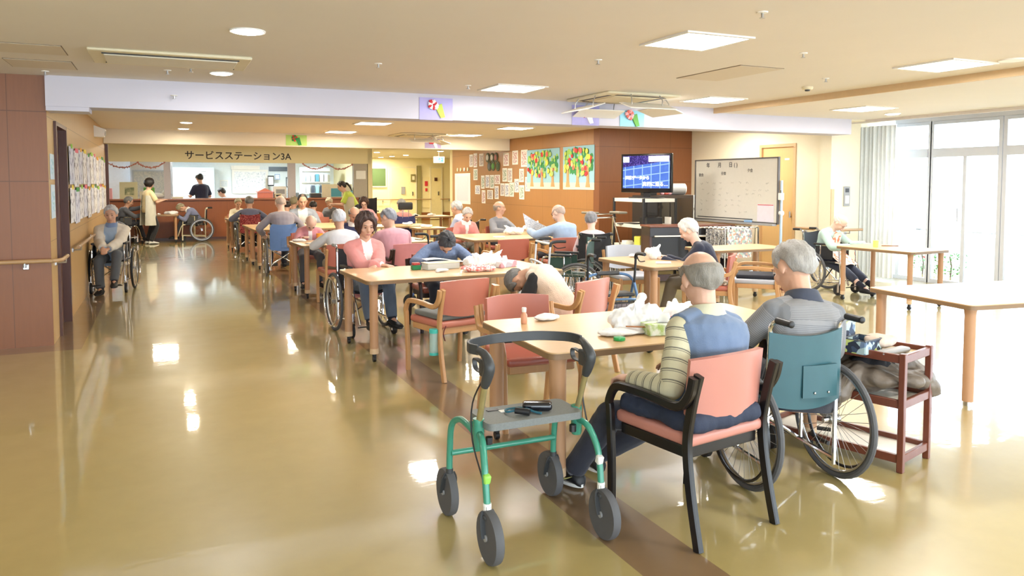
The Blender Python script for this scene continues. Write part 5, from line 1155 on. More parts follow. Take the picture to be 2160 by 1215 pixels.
# whiteboard on its stand
t = thing('whiteboard', 'wheeled whiteboard with a faint handwritten schedule and dark frame', 'whiteboard', (8.08, 9.42, 0))
MB().box((0, 0, 1.40), (.02, 1.86, .94)).build('board', mat('whiteboard_enamel', (216, 213, 203), .25, var=.03), t)
f = MB()
for z in (1.88, .925): f.box((-.002, 0, z), (.035, 1.90, .022))
for y in (-.94, .94): f.box((-.002, y, 1.40), (.035, .022, .97))
f.build('board_frame', mat('board_frame_dark', (92, 88, 88), .4), t); MB().box((-.045, 0, .905), (.09, 1.84, .03), bev=.004).build('pen_tray', M_grey, t)
for s_ in (-1, 1):
    MB().cyl((.03, s_*.97, .10), (.03, s_*.97, 1.55), .02, n=12).box((.03, s_*.97, .08), (.62, .05, .04), bev=.004).build('stand_post', mat('pale_blue_tube', (176, 196, 214), .35, .3), t)
    MB().lathe([(.001, -.03), (.035, -.03), (.035, .03), (.001, .03)], (.03, s_*.965, 1.08), 'y', 16).build('clamp', M_white, t)
    for dx in (-.27, .33): MB().cyl((dx, s_*.97-.012, .03), (dx, s_*.97+.012, .03), .03, n=14).build('caster', M_black, t)
MB().cyl((.03, -.95, .25), (.03, .95, .25), .014).build('cross_bar', M_grey, t)
ink = mat('ink', (46, 44, 52), .6); inkf = mat('faint_ink', (150, 148, 142), .7)
bm_ = lambda y, z: face_matrix((-.0125, y, z), (0, -1, 0), (0, 0, 1))
for ch, y in (('年', .66), ('月', .38), ('日', .12), ('( )', .0)): text_mesh(ch, .085, ink, bm_(y, 1.765), t, 'board_heading', .0005, .001)
for ch, y, z in (('朝食', .85, 1.62), ('昼食', .30, 1.64), ('夕食', -.30, 1.68)): text_mesh(ch, .06, ink, bm_(y, z), t, 'meal_heading', .0005)
hw = MB(); rr = random.Random(3)
for row in range(6):
    for k in range(11):
        y0 = .82-k*.15-rr.uniform(0, .05); z0 = 1.50-row*.085+rr.uniform(-.02, .02)
        if rr.random() < .35 or (y0 < -.45 and z0 < 1.3): continue
        hw.tube([(-.0115, y0-j*.012, z0+rr.uniform(-.018, .018)) for j in range(6)], .0012, 4)
tag(hw.build('faint_handwriting', inkf, t), None, None, None, 'stuff')
pp = MB().box((-.0135, -.70, 1.07), (.003, .34, .26)).build('pinned_sheet', mat('lilac_paper', (222, 216, 226), .8), t); MB().box((-.016, -.70, 1.19), (.003, .32, .010)).build('red_strip', red, pp)
MB().box((-.0125, .22, .965), (.003, 1.3, .014)).build('marker_line', M_dgrey, t)
tag(MB().box((8.035, 9.05, .938), (.045, .14, .035), bev=.006).build('board_eraser', mat('eraser_blue', (140, 176, 214), .6)), 'pale blue board eraser on the whiteboard tray', 'eraser')
ph_ = thing('pen_holder', 'small white pen holder clipped to the whiteboard post', 'pen holder', (8.06, 8.405, 1.32)); MB().box((0, 0, 0), (.06, .06, .10), bev=.003).build('holder_cup', M_white, ph_); MB().cyl((0, 0, .02), (.0, .01, .09), .006, n=8).build('pen', M_black, ph_)
# newspaper rack
t = thing('newspaper_rack', 'chrome rail rack hung with newspapers in front of the whiteboard', 'rack', (7.72, 9.12, 0), R(8))
f = MB()
for s_ in (-1, 1):
    f.tube(sm([(s_*.36, -.26, .02), (s_*.36, -.26, .78), (s_*.36, -.2, .84), (s_*.36, .2, .84), (s_*.36, .26, .78), (s_*.36, .26, .02)], 3), .011, 8)
f.tube([(-.36, -.2, .84), (.36, -.2, .84)], .009, 6).tube([(-.36, .2, .84), (.36, .2, .84)], .009, 6).tube([(-.36, -.26, .2), (.36, -.26, .2)], .009, 6); f.build('rack_frame', M_chrome, t)
npm = pattern('newsprint', [(196, 192, 186), (120, 120, 128), (214, 210, 204), (160, 156, 158), (226, 222, 216)], 60); npc = pattern('colour_print', [(206, 160, 136), (220, 214, 202), (170, 190, 176), (226, 222, 214), (150, 146, 150)], 34)
for k in range(6):
    y = -.22+k*.085; MB().cyl((-.38, y, .85), (.38, y, .85), .008, n=8).build('hanging_bar', M_white, t)
    MB().grid(lambda u, v: ((u-.5)*.52, y+.010*math.sin(6*u+k)+.004, .845-.44*v), 8, 4, .006).build('newspaper', npc if k == 0 else npm, t)
    for s_ in (-1, 1): MB().box((s_*.20, y, .853), (.03, .02, .022), bev=.003).build('bar_clip', M_black, t)
tag(MB().box((9.20, 10.5, .52), (.03, .55, .80), rot=(0, R(5), 0)).build('cardboard_panel', mat('cream_panel', (222, 212, 192), .7)), 'cream panel leaning on the cream wall behind the newspaper rack', 'panel')

# ---------------------------------------------------------------- pictures on the golden wall
def wallpaper(name, y0, y1, z1, z0, m, lab, group, cat='picture', X=7.2, deco=None):
    t = thing(name, lab, cat, (X-.004, (y0+y1)/2, (z0+z1)/2), 0, group); w2, h2 = (y1-y0)/2, (z1-z0)/2
    MB().box((0, 0, 0), (.004, 2*w2, 2*h2)).build('paper', M_paper, t)
    MB().box((-.003, 0, 0), (.002, 2*w2*.74, 2*h2*.80)).build('drawing', m, t)
    return t
sheets = [(18.42, 18.18, 2.23, 1.92), (18.13, 17.89, 2.25, 1.9), (17.75, 17.47, 2.23, 1.92), (16.27, 15.96, 2.19, 1.9), (15.77, 15.47, 2.23, 1.92), (15.31, 14.98, 2.23, 1.86), (14.91, 14.67, 2.21, 1.9), (18.14, 17.86, 1.86, 1.58),
 (17.63, 17.41, 1.69, 1.37), (17.35, 17.11, 1.7, 1.39), (17.07, 16.82, 1.7, 1.38), (16.78, 16.47, 1.7, 1.48), (16.32, 16.07, 1.85, 1.54), (16.03, 15.78, 1.84, 1.53), (16.44, 16.22, 1.50, 1.21), (16.19, 15.96, 1.50, 1.2), (15.93, 15.69, 1.52, 1.2), (15.66, 15.43, 1.6, 1.3),
 (15.4, 15.17, 1.82, 1.53), (15.4, 15.15, 1.46, 1.15), (15.1, 14.86, 1.64, 1.33), (18.03, 17.7, 1.45, 1.23), (17.59, 17.36, 1.33, 1.01), (17.24, 16.89, 1.34, 1.12), (16.78, 16.55, 1.44, 1.13)]
tint = [[(206, 200, 196), (150, 140, 150), (230, 226, 222), (176, 160, 160)], [(190, 206, 190), (120, 150, 130), (228, 230, 222)], [(226, 206, 206), (180, 120, 130), (236, 232, 228)], [(200, 206, 222), (130, 140, 170), (232, 232, 236)]]
hues = ['grey', 'green', 'rose', 'blue']
rows = ['top row', 'second row', 'third row', 'lowest row']
srt = sorted(sheets, key=lambda q: -q[0]); 
for k, (a, b, z1, z0) in enumerate(srt):
    h_ = k % 4; row = 0 if z1 > 2.1 else 1 if z1 > 1.8 else 2 if z1 > 1.48 else 3
    place = 'column %s' % ['one', 'two', 'three', 'four', 'five', 'six', 'seven', 'eight', 'nine', 'ten', 'eleven'][sum(1 for q in srt[:k] if (0 if q[2] > 2.1 else 1 if q[2] > 1.8 else 2 if q[2] > 1.48 else 3) == row)]
    wallpaper('picture_sheet', b, a, z1, z0, pattern('sheet_ink_'+hues[h_], tint[h_], 30, kind='noise', pos=[0, .42, .55, .66][:len(tint[h_])]), 'narrow %s drawing in the %s on the golden wall, %s' % (hues[h_], rows[row], place), 'drawings pinned to the golden wall')
wallpaper('notice_sheet', 18.36, 19.5, 1.76, .96, mat('pale_lilac_paper', (226, 214, 220), .8), 'large pale blank notice sheet at the left end of the golden wall', None, 'notice')
for k in range(6):
    y, z = (17.19, 16.92, 16.69, 17.08, 16.85, 16.57)[k], (2.12, 2.11, 2.11, 1.91, 1.91, 1.90)[k]
    t = thing('painted_fan', '%s round painted paper in the %s row of six on the golden wall' % (('left', 'middle', 'right')[k % 3], ('upper', 'lower')[k//3]), 'craft', (7.19, y, z), 0, 'round painted papers')
    MB().lathe([(.001, 0), (.115, 0), (.115, -.01), (.001, -.012)], axis='x', n=24).build('disc', mat('olive_disc', (92, 100, 78), .7), t)
    MB().lathe([(.001, -.012), (.07, -.012), (.07, -.02), (.001, -.022)], axis='x', n=20).build('painted_face', (M_paper, M_paper, mat('dusty_rose', (190, 130, 130), .7), mat('slate_disc', (110, 116, 120), .7), grn, mat('deep_green', (70, 96, 64), .7))[k], t)
for k, y in enumerate((19.28, 19.04, 18.78, 18.53)):
    tag(MB().lathe([(.001, 0), (.05, 0), (.05, -.012), (.001, -.012)], (7.196, y, 1.86), 'x', 16).build('round_badge', (M_ac, M_ac, M_white, M_ac)[k]), '%s of four small round badges above the notice sheet' % ('leftmost', 'second', 'third', 'rightmost')[k], 'badge', 'round badges above the notice sheet')
def tree_poster(y0, y1, z0, z1, seed, lab):
    t = thing('tree_poster', lab, 'poster', (7.194, (y0+y1)/2, (z0+z1)/2), 0, 'big paper apple tree posters'); a, b = (y1-y0)/2, (z1-z0)/2; rr = random.Random(seed)
    MB().box((0, 0, b*.16), (.006, 2*a, 2*b*.84)).build('sky_paper', mat('poster_sky', (150, 196, 214), .8), t); MB().box((0, 0, -b*.84), (.007, 2*a, 2*b*.16)).build('ground_paper', mat('poster_cream', (236, 230, 200), .8), t)
    for k in range(3):
        yc = a*(.66-.64*k)
        MB().prism([(-.08, -b*.88), (.08, -b*.88), (.045, -b*.6), (.035, b*.05), (-.035, b*.05), (-.045, -b*.6)], .003, .012, face_matrix((0, yc, 0), (0, -1, 0), (0, 0, 1))).build('paper_trunk', mat('paper_trunk', (196, 156, 110), .8), t)
    for nm, m_, n, sc in (('paper_leaf', mat('leaf_green', (60, 140, 86), .8), 60, .062), ('paper_leaf', mat('leaf_light', (150, 196, 96), .8), 46, .056)):
        q = MB()
        for k in range(n): y = rr.uniform(-a*.9, a*.88); z = b*.30+(b*.55)*rr.uniform(-1, 1)*math.sqrt(max(0, 1-(y/(a*1.15))**2)); q.ell((-.008, y, z), (.004, sc*rr.uniform(.6, 1), sc*rr.uniform(.6, 1.2)), n=8, k=4)
        tag(q.build('paper_leaves', m_, t), None, None, None, 'stuff')
    for k in range(46):
        y = rr.uniform(-a*.88, a*.86); z = b*.24+(b*.62)*rr.uniform(-1, 1)*math.sqrt(max(0, 1-(y/(a*1.1))**2)); r_ = rr.uniform(.032, .055)
        q = MB().lathe([(.001, 0), (r_, 0), (r_, -.006), (.001, -.006)], (-.012-.0003*k, y, z), 'x', 12); q.build('paper_apple', (red, lime, mat('paper_yellow', (236, 216, 90), .7), pinkl, mat('paper_peach', (232, 190, 140), .7), mat('paper_apple_green', (170, 200, 120), .7))[rr.randrange(6)], t)
tree_poster(13.51, 15.0, 1.385, 2.21, 4, 'left paper apple tree poster with dense green leaves')
tree_poster(12.16, 13.36, 1.385, 2.21, 9, 'right paper apple tree poster with more blue sky')

# ---------------------------------------------------------------- left wall: calligraphy, notices, handrails
cal = pattern('calligraphy', [(238, 238, 240), (236, 236, 238), (222, 222, 228), (60, 60, 76)], 13, kind='noise', pos=[0, .3, .57, .64]); cal2 = pattern('calligraphy_blue', [(240, 240, 240), (226, 228, 238), (206, 210, 228), (96, 100, 130)], 11, kind='noise', pos=[0, .35, .55, .66])
tabs = [mat('tab_lime', (150, 206, 70), .6), mat('tab_yellow', (240, 214, 80), .6), mat('tab_pink', (236, 110, 130), .6), mat('tab_green', (50, 150, 70), .6), mat('tab_amber', (236, 170, 60), .6)]
ords = ['first', 'second', 'third', 'fourth', 'fifth', 'sixth', 'seventh', 'eighth', 'ninth', 'tenth', 'eleventh']
for row, (zt, zb) in enumerate(((1.93, 1.50), (1.46, 1.06))):
    for k in range(11):
        y = 10.15+k*.56; t = thing('calligraphy_sheet', '%s calligraphy sheet from the door in the %s row on the left wall' % (ords[k], ('upper', 'lower')[row]), 'paper', (-.94, y, (zt+zb)/2-(.03 if k % 3 == 1 else 0)), 0, 'calligraphy sheets on the left wall')
        MB().grid(lambda u, v: (.004+.004*math.sin(3*v+k)*v, (u-.5)*.50, (zt-zb)/2*(1-2*v)), 4, 8, .003).build('sheet', cal if (k+row) % 2 else cal2, t); MB().box((.010, .02, (zt-zb)/2+.005), (.008, .30 if k % 2 else .12, .05)).build('coloured_tab', tabs[(k*2+row) % 5], t)
for z0, z1, lab in ((1.55, 1.79, 'upper pale blue notice beside the dark door'), (1.18, 1.50, 'lower pale blue notice beside the dark door')):
    t = thing('notice', lab, 'notice', (-.945, 8.50, (z0+z1)/2)); MB().box((0, 0, 0), (.006, .26, z1-z0)).build('sheet', mat('pale_blue_paper', (196, 212, 222), .7), t); MB().box((.004, 0, .0), (.002, .18, (z1-z0)*.6)).build('printed_area', pattern('notice_print', [(170, 200, 216), (206, 220, 226), (150, 190, 190)], 60), t)
def handrail(path, label, brackets, z=.80, inward=None):
    t = thing('handrail', label, 'handrail', (0, 0, 0)); MB().tube(sm(path, 4), .019, 12).build('rail', M_rail, t)
    for (x, y), (wx, wy) in brackets: MB().tube([(x, y, z-.01), (x, y, z-.05), (wx, wy, z-.055)], .010, 8).box((wx, wy, z-.055), (.05 if wx == x else .02, .02 if wx == x else .05, .05), bev=.004).build('bracket', M_metal, t)
handrail([(-3.4, 8.16, .80), (-1.2, 8.16, .80), (-.93, 8.17, .80), (-.865, 8.25, .80), (-.86, 8.45, .80), (-.86, 8.68, .80)], 'wooden handrail wrapping round the dark brown wall corner', [((-2.2, 8.16), (-2.2, 8.245)), ((-1.15, 8.16), (-1.15, 8.245)), ((-.86, 8.55), (-.945, 8.55))])
handrail([(-.86, 9.8, .80), (-.86, 13, .80), (-.86, 16.2, .80)], 'wooden handrail along the left wall behind the lone wheelchair', [((-.86, 10.1), (-.945, 10.1)), ((-.86, 12.6), (-.945, 12.6)), ((-.86, 15.2), (-.945, 15.2))])
handrail([(9.17, 10.25, .80), (9.17, 11, .80), (9.17, 11.9, .80)], 'pale handrail on the cream wall left of the light door', [((9.17, 10.6), (9.245, 10.6))])
handrail([(9.17, 9.25, .80), (9.17, 9.0, .80), (9.17, 8.85, .80)], 'short pale handrail between the light door and the column', [((9.17, 9.1), (9.245, 9.1))])
handrail([(9.3, 8.47, .80), (9.5, 8.47, .80), (9.76, 8.47, .80)], 'short pale handrail on the white column behind the wheelchair by the windows', [((9.5, 8.47), (9.5, 8.555))])
handrail([(7.4, 29.88, .84), (9, 29.88, .84), (10, 29.88, .84)], 'corridor handrail beneath the green board', [((8, 29.88), (8, 29.955))], .84)
handrail([(10.4, 29.88, .84), (11, 29.88, .84), (12, 29.88, .84)], 'corridor handrail right of the far doors', [((10.8, 29.88), (10.8, 29.955))], .84)
t = thing('wall_switch_panel', 'tall grey switch panel on the white column', 'switch panel', (9.51, 8.552, 1.31)); MB().box((0, 0, 0), (.13, .012, .30), bev=.003).build('plate', M_grey, t); MB().box((0, -.008, .09), (.07, .006, .06)).build('dial', M_dgrey, t); MB().box((0, -.008, -.05), (.08, .006, .12)).build('switch', M_white, t)

# ---------------------------------------------------------------- curtain, balcony, garden
tag(MB().grid(lambda u, v: (10.22+.035*math.sin(u*62)+.01*math.sin(u*23), 8.30+.76*u, 2.40-2.36*v), 90, 6, .002).build('sheer_curtain', mat('sheer_white', (246, 248, 246), .8, trans=0, alpha=.86)), 'white sheer curtain gathered at the end of the windows', 'curtain')
c = MB(); c.b2((10.7, -6, -.12), (30, 14, -.02)); struct('floor_balcony', c, mat('balcony_concrete', (226, 226, 224), .8))
c = MB(); c.b2((12.3, -6, -.02), (12.45, 14, .62)); struct('wall_parapet', c, mat('parapet_paint', (206, 220, 226), .8))
c = MB(); c.b2((11.3, 12.0, 2.0), (14.5, 12.3, 6)); struct('wall_neighbour', c, pattern('pink_tile', [(190, 156, 150), (206, 170, 162), (182, 148, 144), (214, 184, 176)], 14, kind='voronoi', stretch=(1, 1, 2)))
t = thing('balcony_railing', 'tubular metal railing outside the windows', 'railing', (0, 0, 0)); MB().tube(sm([(11.0, 8.47, .0), (11.0, 8.47, .62), (11.0, 8.38, .76), (11.0, 8.1, .78), (11.0, 4, .80), (11.0, -2, .80)], 5), .02, 10).build('top_rail', M_alu, t)
for y in (7.28, 7.05, 5.0, 3.0, 1.0): MB().cyl((11.0, y, -.02), (11.0, y, .78), .022, n=10).build('railing_post', M_alu, t)
gl_ = mat('shrub_leaf', (70, 130, 60), .6, var=.3, nscale=30)
for i, (y, lab, fc) in enumerate(((8.75, 'leafy green shrub with red flowers seen through the left window', red), (8.25, 'low green shrub with white flowers outside the left window', M_white))):
    t = thing('garden_shrub', lab, 'shrub', (11.5, y, -.02), 0, 'shrubs in the balcony planter'); q = MB(); rr = random.Random(i+2)
    for k in range(150):
        a = rr.uniform(0, 6.28); h_ = rr.uniform(.05, .42); r_ = .20*math.sqrt(rr.random()); c_ = V(r_*math.cos(a), r_*math.sin(a)*1.2, h_); d_ = nrm(V(rr.uniform(-1, 1), rr.uniform(-1, 1), rr.uniform(-.2, 1)))*.045; w_ = nrm(np.cross(d_, V(0, 0, 1)))*.016
        q.add([c_-d_*.5, c_+w_, c_+d_*.7, c_-w_], [(0, 1, 2), (0, 2, 3)])
    q.build('foliage', gl_, t); MB().tube([(0, 0, 0), (.02, 0, .2), (0, .02, .35)], .01, 6).build('stem', mat('stem_brown', (90, 70, 50), .8), t)
    for k in range(6): MB().ell((rr.uniform(-.15, .1), rr.uniform(-.18, .18), rr.uniform(.25, .44)), (.025, .025, .02), n=8, k=5).build('flower', fc, t)
# ---------------------------------------------------------------- service counter and the station behind it
t = thing('service_counter', 'long brown wooden service counter across the far end', 'counter', (0, 0, 0))
MB().b2((-4.9, 22.12, 0), (5.43, 22.7, 1.05)).build('counter_front', wood('counter_veneer', (160, 94, 52), (140, 78, 42), .4, axis=2, jx=(1.8, 0, .2)), t)
MB().b2((-4.9, 22.05, 1.05), (5.44, 22.75, 1.09), bev=.006).build('counter_top', wood('counter_top_wood', (176, 112, 72), (150, 90, 56), .3, axis=0), t)
MB().b2((-4.9, 22.10, 0), (5.43, 22.125, .06)).build('toe_kick', M_door, t)
def papr(nm, lab, x0, x1, z0, z1, y, m, group=None, cat='paper', inner=None, th=.01):
    t = thing(nm, lab, cat, ((x0+x1)/2, y, (z0+z1)/2), 0, group); MB().box((0, 0, 0), (x1-x0, th, z1-z0)).build('sheet', m, t)
    if inner: MB().box((0, -th*.6, 0), ((x1-x0)*.8, .003, (z1-z0)*.75)).build('printed_area', inner, t)
    return t
Yb = 26.99
scr_ = pattern('office_print', [(232, 236, 238), (206, 212, 218), (220, 226, 230), (150, 160, 170)], 30, kind='noise', pos=[0, .45, .55, .68])
# drawer cabinet
t = thing('drawer_cabinet', 'tall white cabinet of shallow drawers behind the staff in navy', 'cabinet', (.92, 26.6, 0))
MB().box((0, 0, 1.0), (1.25, .5, 2.0), bev=.004).build('cabinet_body', mat('cabinet_pale_blue', (206, 222, 230), .5), t)
for c_ in range(2):
    for r_ in range(10):
        d_ = MB().box((-.31+.62*c_, -.255, .62+r_*.135), (.59, .012, .12)).build('drawer', mat('drawer_white', (226, 234, 238), .5), t); MB().box((-.31+.62*c_, -.264, .66+r_*.135), (.14, .008, .012)).build('drawer_pull', M_grey, d_)
t = thing('office_whiteboard', 'white notice board with papers on the back wall of the station', 'whiteboard', (2.7, 26.97, 1.55)); MB().box((0, 0, 0), (1.15, .02, .8)).build('board', M_white, t); MB().box((0, -.012, 0), (1.0, .003, .66)).build('written_notes', pattern('board_notes', [(238, 240, 242), (236, 238, 240), (222, 226, 232), (170, 180, 196)], 22, kind='noise', pos=[0, .4, .58, .7]), t)
papr('air_vent_panel', 'white cooling unit high on the station back wall', 2.1, 3.0, 1.95, 2.08, Yb, M_white, None, 'air conditioner', th=.16)
papr('wall_screen', 'dark wall screen beside the cooling unit', 3.3, 4.0, 1.9, 2.05, Yb, mat('screen_dark', (70, 84, 96), .3), None, 'screen', th=.05)
for k, (x0, x1, z0, z1, lab) in enumerate(((3.22, 3.42, 1.40, 1.75, 'black clipboard with white sheet hanging in the station'), (3.45, 3.62, 1.62, 1.80, 'small blue print near the clipboard'), (3.85, 4.15, 1.35, 1.70, 'dark framed print on the station back wall'), (3.8, 4.15, .98, 1.28, 'white sheet below the dark framed print'),
     (3.88, 4.12, .72, .95, 'small dark print low on the station wall'), (4.35, 4.75, 1.2, 1.6, 'pale printed sheet right of the framed print'), (4.85, 5.2, .9, 1.7, 'tall pale printed roster in the station'), (1.75, 2.0, 1.35, 1.6, 'small sheet right of the drawer cabinet'))):
    papr('wall_print', lab, x0, x1, z0, z1, Yb-.3 if k < 2 else Yb, (M_black, mat('print_blue', (120, 150, 190), .6), mat('print_dark', (86, 96, 104), .5), M_white, mat('print_dark', (86, 96, 104), .5), M_paper, M_paper, M_paper)[k], 'prints on the station wall', 'print', M_paper if k in (0,) else scr_)
MB_ = MB()
t = thing('office_shelf', 'white shelving with blue files in the right bay of the station', 'shelf', (4.5, 25.2, 0)); MB().box((0, 0, 1.0), (.9, .35, 2.0)).build('shelf_back', mat('shelf_grey', (196, 206, 212), .5), t)
for r_ in range(5): MB().box((0, -.19, .45+r_*.36), (.9, .05, .02)).build('shelf_board', M_white, t)
rr = random.Random(5)
for r_ in range(4):
    for k in range(6): tag(MB().box((4.12+k*.14, 25.2-.20, .46+r_*.36+.13), (.10, .04, .24)).build('file_box', (blu, M_white, mat('file_teal', (90, 150, 170), .6), M_paper, mat('file_dark', (70, 80, 96), .6))[rr.randrange(5)]), 'file box in the %s shelf row of the station, %s in the row' % (('lowest', 'second', 'third', 'top')[r_], ords[k]), 'file', 'file boxes on the station shelf')
t = thing('partition_panel', 'white partition with doorway at the left of the station', 'partition', (-1.0, 24.6, 0)); MB().box((0, 0, 1.1), (1.5, .06, 2.2)).build('panel', mat('pale_partition', (216, 224, 232), .6), t); MB().box((-.55, -.035, 1.05), (.04, .01, 2.0)).build('panel_edge', M_grey, t)
tag(MB().b2((-.8, 24.32, 0), (.3, 24.36, 2.2)).build('partition', mat('pale_partition', (216, 224, 232), .6)), 'pale screen wall carrying the roster board in the station', 'partition')
t = thing('roster_board', 'pale blue gridded roster board in the left bay of the station', 'board', (-.25, 24.3, 1.5)); MB().box((0, 0, 0), (1.0, .03, .75)).build('board', mat('roster_blue', (190, 206, 222), .5), t); MB().box((0, -.018, 0), (.92, .004, .66)).build('roster_grid', pattern('roster_cells', [(206, 218, 228), (196, 210, 222), (214, 224, 230)], 30, kind='voronoi'), t)
papr('column_notice', 'cream notice sheet on the grey panel right of the station', 5.12, 5.40, 1.62, 1.86, 22.085, M_paper, None, 'notice')
# things standing on the counter
Zc = 1.091
def onc(nm, lab, x, sx, sy, sz, m, cat, y=22.35, lid=None, rz=0, group=None):
    t = thing(nm, lab, cat, (x, y, Zc), rz, group); MB().box((0, 0, sz/2), (sx, sy, sz), bev=min(.01, sz*.1)).build(nm.split('_')[-1]+'_body', m, t)
    if lid: MB().box((0, -sy/2-.002, sz*.55), (sx*.7, .004, sz*.4)).build('front_label', lid, t)
    return t
t = thing('display_board', 'cream board with a plant drawing leaning on the counter left end', 'board', (-.78, 22.3, Zc), 0); MB().box((0, 0, .22), (.42, .03, .44), rot=(R(-8), 0, 0)).build('board', mat('board_cream', (206, 200, 160), .6), t); MB().box((.02, -.022, .2), (.22, .004, .2), rot=(R(-8), 0, 0)).build('plant_drawing', pattern('plant_drawing', [(206, 200, 160), (206, 200, 160), (120, 130, 100)], 9, kind='noise', pos=[0, .3, .6]), t)
onc('pink_box', 'pink upright box at the left end of the counter', -1.22, .12, .1, .28, pk, 'box')
onc('folder_stack', 'stack of green and red folders on the counter beside the carer', -.30, .26, .24, .30, grn, 'folders', lid=red)
onc('white_flask', 'small pale flask on the counter next to the plant board', -.48, .08, .08, .20, M_ac, 'flask')
t = thing('plush_seal', 'long white plush toy lying on the counter by the grey post', 'soft toy', (-.05, 22.35, Zc+.08)); MB().ell((-.12, 0, 0), (.32, .10, .075)).ell((.16, 0, .06), (.11, .10, .10)).build('toy_body', M_white, t); MB().ell((.18, -.09, .12), (.05, .03, .03)).ell((.26, -.06, .04), (.02, .02, .02), n=8, k=6).build('toy_nose', M_black, t)
onc('cream_tray', 'low cream tray on the counter right of the grey post', .38, .28, .2, .05, M_ac, 'tray')
t = thing('house_box', 'salmon house shaped collection box on the counter', 'box', (2.62, 22.35, Zc)); MB().prism([(-.2, 0), (.2, 0), (.2, .17), (0, .27), (-.2, .17)], -.1, .1, face_matrix((0, 0, 0), (1, 0, 0), (0, 0, 1))).build('box_body', mat('box_salmon', (232, 140, 120), .6), t); MB().box((0, 0, .165), (.46, .26, .02)).build('roof_edge', pk, t)
onc('desk_printer', 'white printer at the counter left of the second grey post', 3.02, .34, .3, .32, M_white, 'printer', lid=M_grey, y=22.4)
onc('card_box', 'cream card box with a black handle near the second grey post', 2.95, .18, .12, .12, M_ac, 'box', y=22.2, lid=M_black)
onc('blue_pot', 'small blue grey pot beside the second grey post', 3.48, .12, .12, .14, mat('pot_blue', (140, 160, 176), .5), 'pot')
onc('dark_tray', 'dark stacking tray on the counter in the right bay', 4.0, .3, .25, .12, M_dgrey, 'tray')
t = thing('display_screen', 'wide cream screen panel standing on the counter with a teal folder', 'screen', (4.62, 22.38, Zc)); MB().box((0, 0, .19), (.86, .03, .38)).build('panel', M_ac, t); MB().box((-.02, -.02, .14), (.30, .01, .24)).build('teal_folder', mat('folder_teal', (80, 160, 176), .5), t)
for k, (x, m_, lab) in enumerate(((5.08, blu, 'blue white bag at the right end of the counter'), (5.25, mat('bag_brown', (150, 110, 70), .7), 'brown bag at the right end of the counter'), (5.40, mat('bag_stripe', (200, 186, 160), .7), 'striped beige bag last on the counter'))):
    q = MB().ell((0, 0, .11), (.11, .09, .12)).tube(sm([(-.05, 0, .2), (-.03, 0, .27), (.03, 0, .27), (.05, 0, .2)], 3), .008, 6); t = thing('cloth_bag', lab, 'bag', (x, 22.3, Zc), 0, 'bags at the counter end'); q.build('bag_body', m_, t)
# garlands
gar = mat('garland_foil', (190, 130, 116), .5, .3, var=.4, nscale=60)
for x0, x1, lab in ((-1.25, -.55, 'leftmost garland swag over the station window'), (-.55, .08, 'garland swag left of the first grey post'), (3.62, 4.3, 'garland swag right of the second grey post'), (4.3, 5.0, 'rightmost garland swag over the station window')):
    q = MB(); rr = random.Random(int(x0*10)); pts = [(x0+(x1-x0)*k/14, 22.06, 2.03-.13*math.sin(math.pi*k/14)) for k in range(15)]; q.tube(pts, .012, 6)
    for p_ in pts:
        for j in range(3): q.box((p_[0]+rr.uniform(-.02, .02), p_[1], p_[2]+rr.uniform(-.02, .02)), (.028, .012, .028), rot=(rr.random()*3, rr.random()*3, 0))
    tag(q.build('garland', gar), lab, 'garland', 'foil garlands over the counter')
# corridor end wall
def farpanel(nm, lab, x0, x1, z0, z1, m, cat, y=29.99, th=.03, extra=None, group=None):
    t = thing(nm, lab, cat, ((x0+x1)/2, y-th/2-.001, (z0+z1)/2), 0, group); MB().box((0, 0, 0), (x1-x0, th, z1-z0)).build('panel', m, t)
    if extra: extra(t, (x1-x0)/2, (z1-z0)/2)
    return t
def frm(t, a, b):
    f = MB().box((0, -.01, b), (2*a-.0502, .049, .05)).box((0, -.01, -b), (2*a-.0502, .049, .05)).box((-a, -.01, 0), (.05, .05, 2*b+.05)).box((a, -.01, 0), (.05, .05, 2*b+.05)); f.build('frame', M_ac, t)
farpanel('green_board', 'dark green notice board at the far corridor wall', 7.15, 8.15, 1.35, 2.10, mat('board_green', (84, 108, 64), .7), 'board', extra=frm)
dcream = mat('door_cream', (236, 222, 172), .6)
def knob(t, a, b): MB().box((a*.75, -.03, -.1), (.05, .05, .12)).build('door_handle', M_metal, t); frm(t, a, b)
for i, (x0, x1, lab) in enumerate(((8.35, 9.35, 'left cream corridor door'), (10.02, 10.45, 'narrow cream corridor door with a small sign'))):
    d_ = MB().b2((x0, 29.93, .02), (x1, 29.99, 2.1)).build('door_%d' % (3+i), dcream); d_['kind'] = 'structure'; d_['label'] = lab
    MB().b2((x0-.05, 29.92, .02), (x0, 30, 2.15)).b2((x1, 29.92, .02), (x1+.05, 30, 2.15)).b2((x0+.0001, 29.921, 2.1), (x1-.0001, 30, 2.149)).build('door_frame', M_ac, d_)
    MB().b2((x1-.15, 29.90, 1.0), (x1-.10, 29.93, 1.15)).build('door_handle', M_metal, d_)
c = MB().b2((9.42, 29.9, 0), (9.58, 29.99, 2.2)); struct('trim_10', c, mat('olive_post', (150, 140, 90), .6))
farpanel('hydrant_cabinet', 'cream fire hydrant cabinet with red mark in the corridor', 9.66, 10.0, .5, 1.75, dcream, 'cabinet', extra=lambda t, a, b: MB().box((-.02, -.03, .35), (.12, .03, .2)).box((-.02, -.03, .1), (.08, .03, .12)).build('red_mark', red, t))
farpanel('small_sign', 'small brown sign on the narrow corridor door', 10.15, 10.27, 1.58, 1.72, M_door, 'sign', y=29.92)
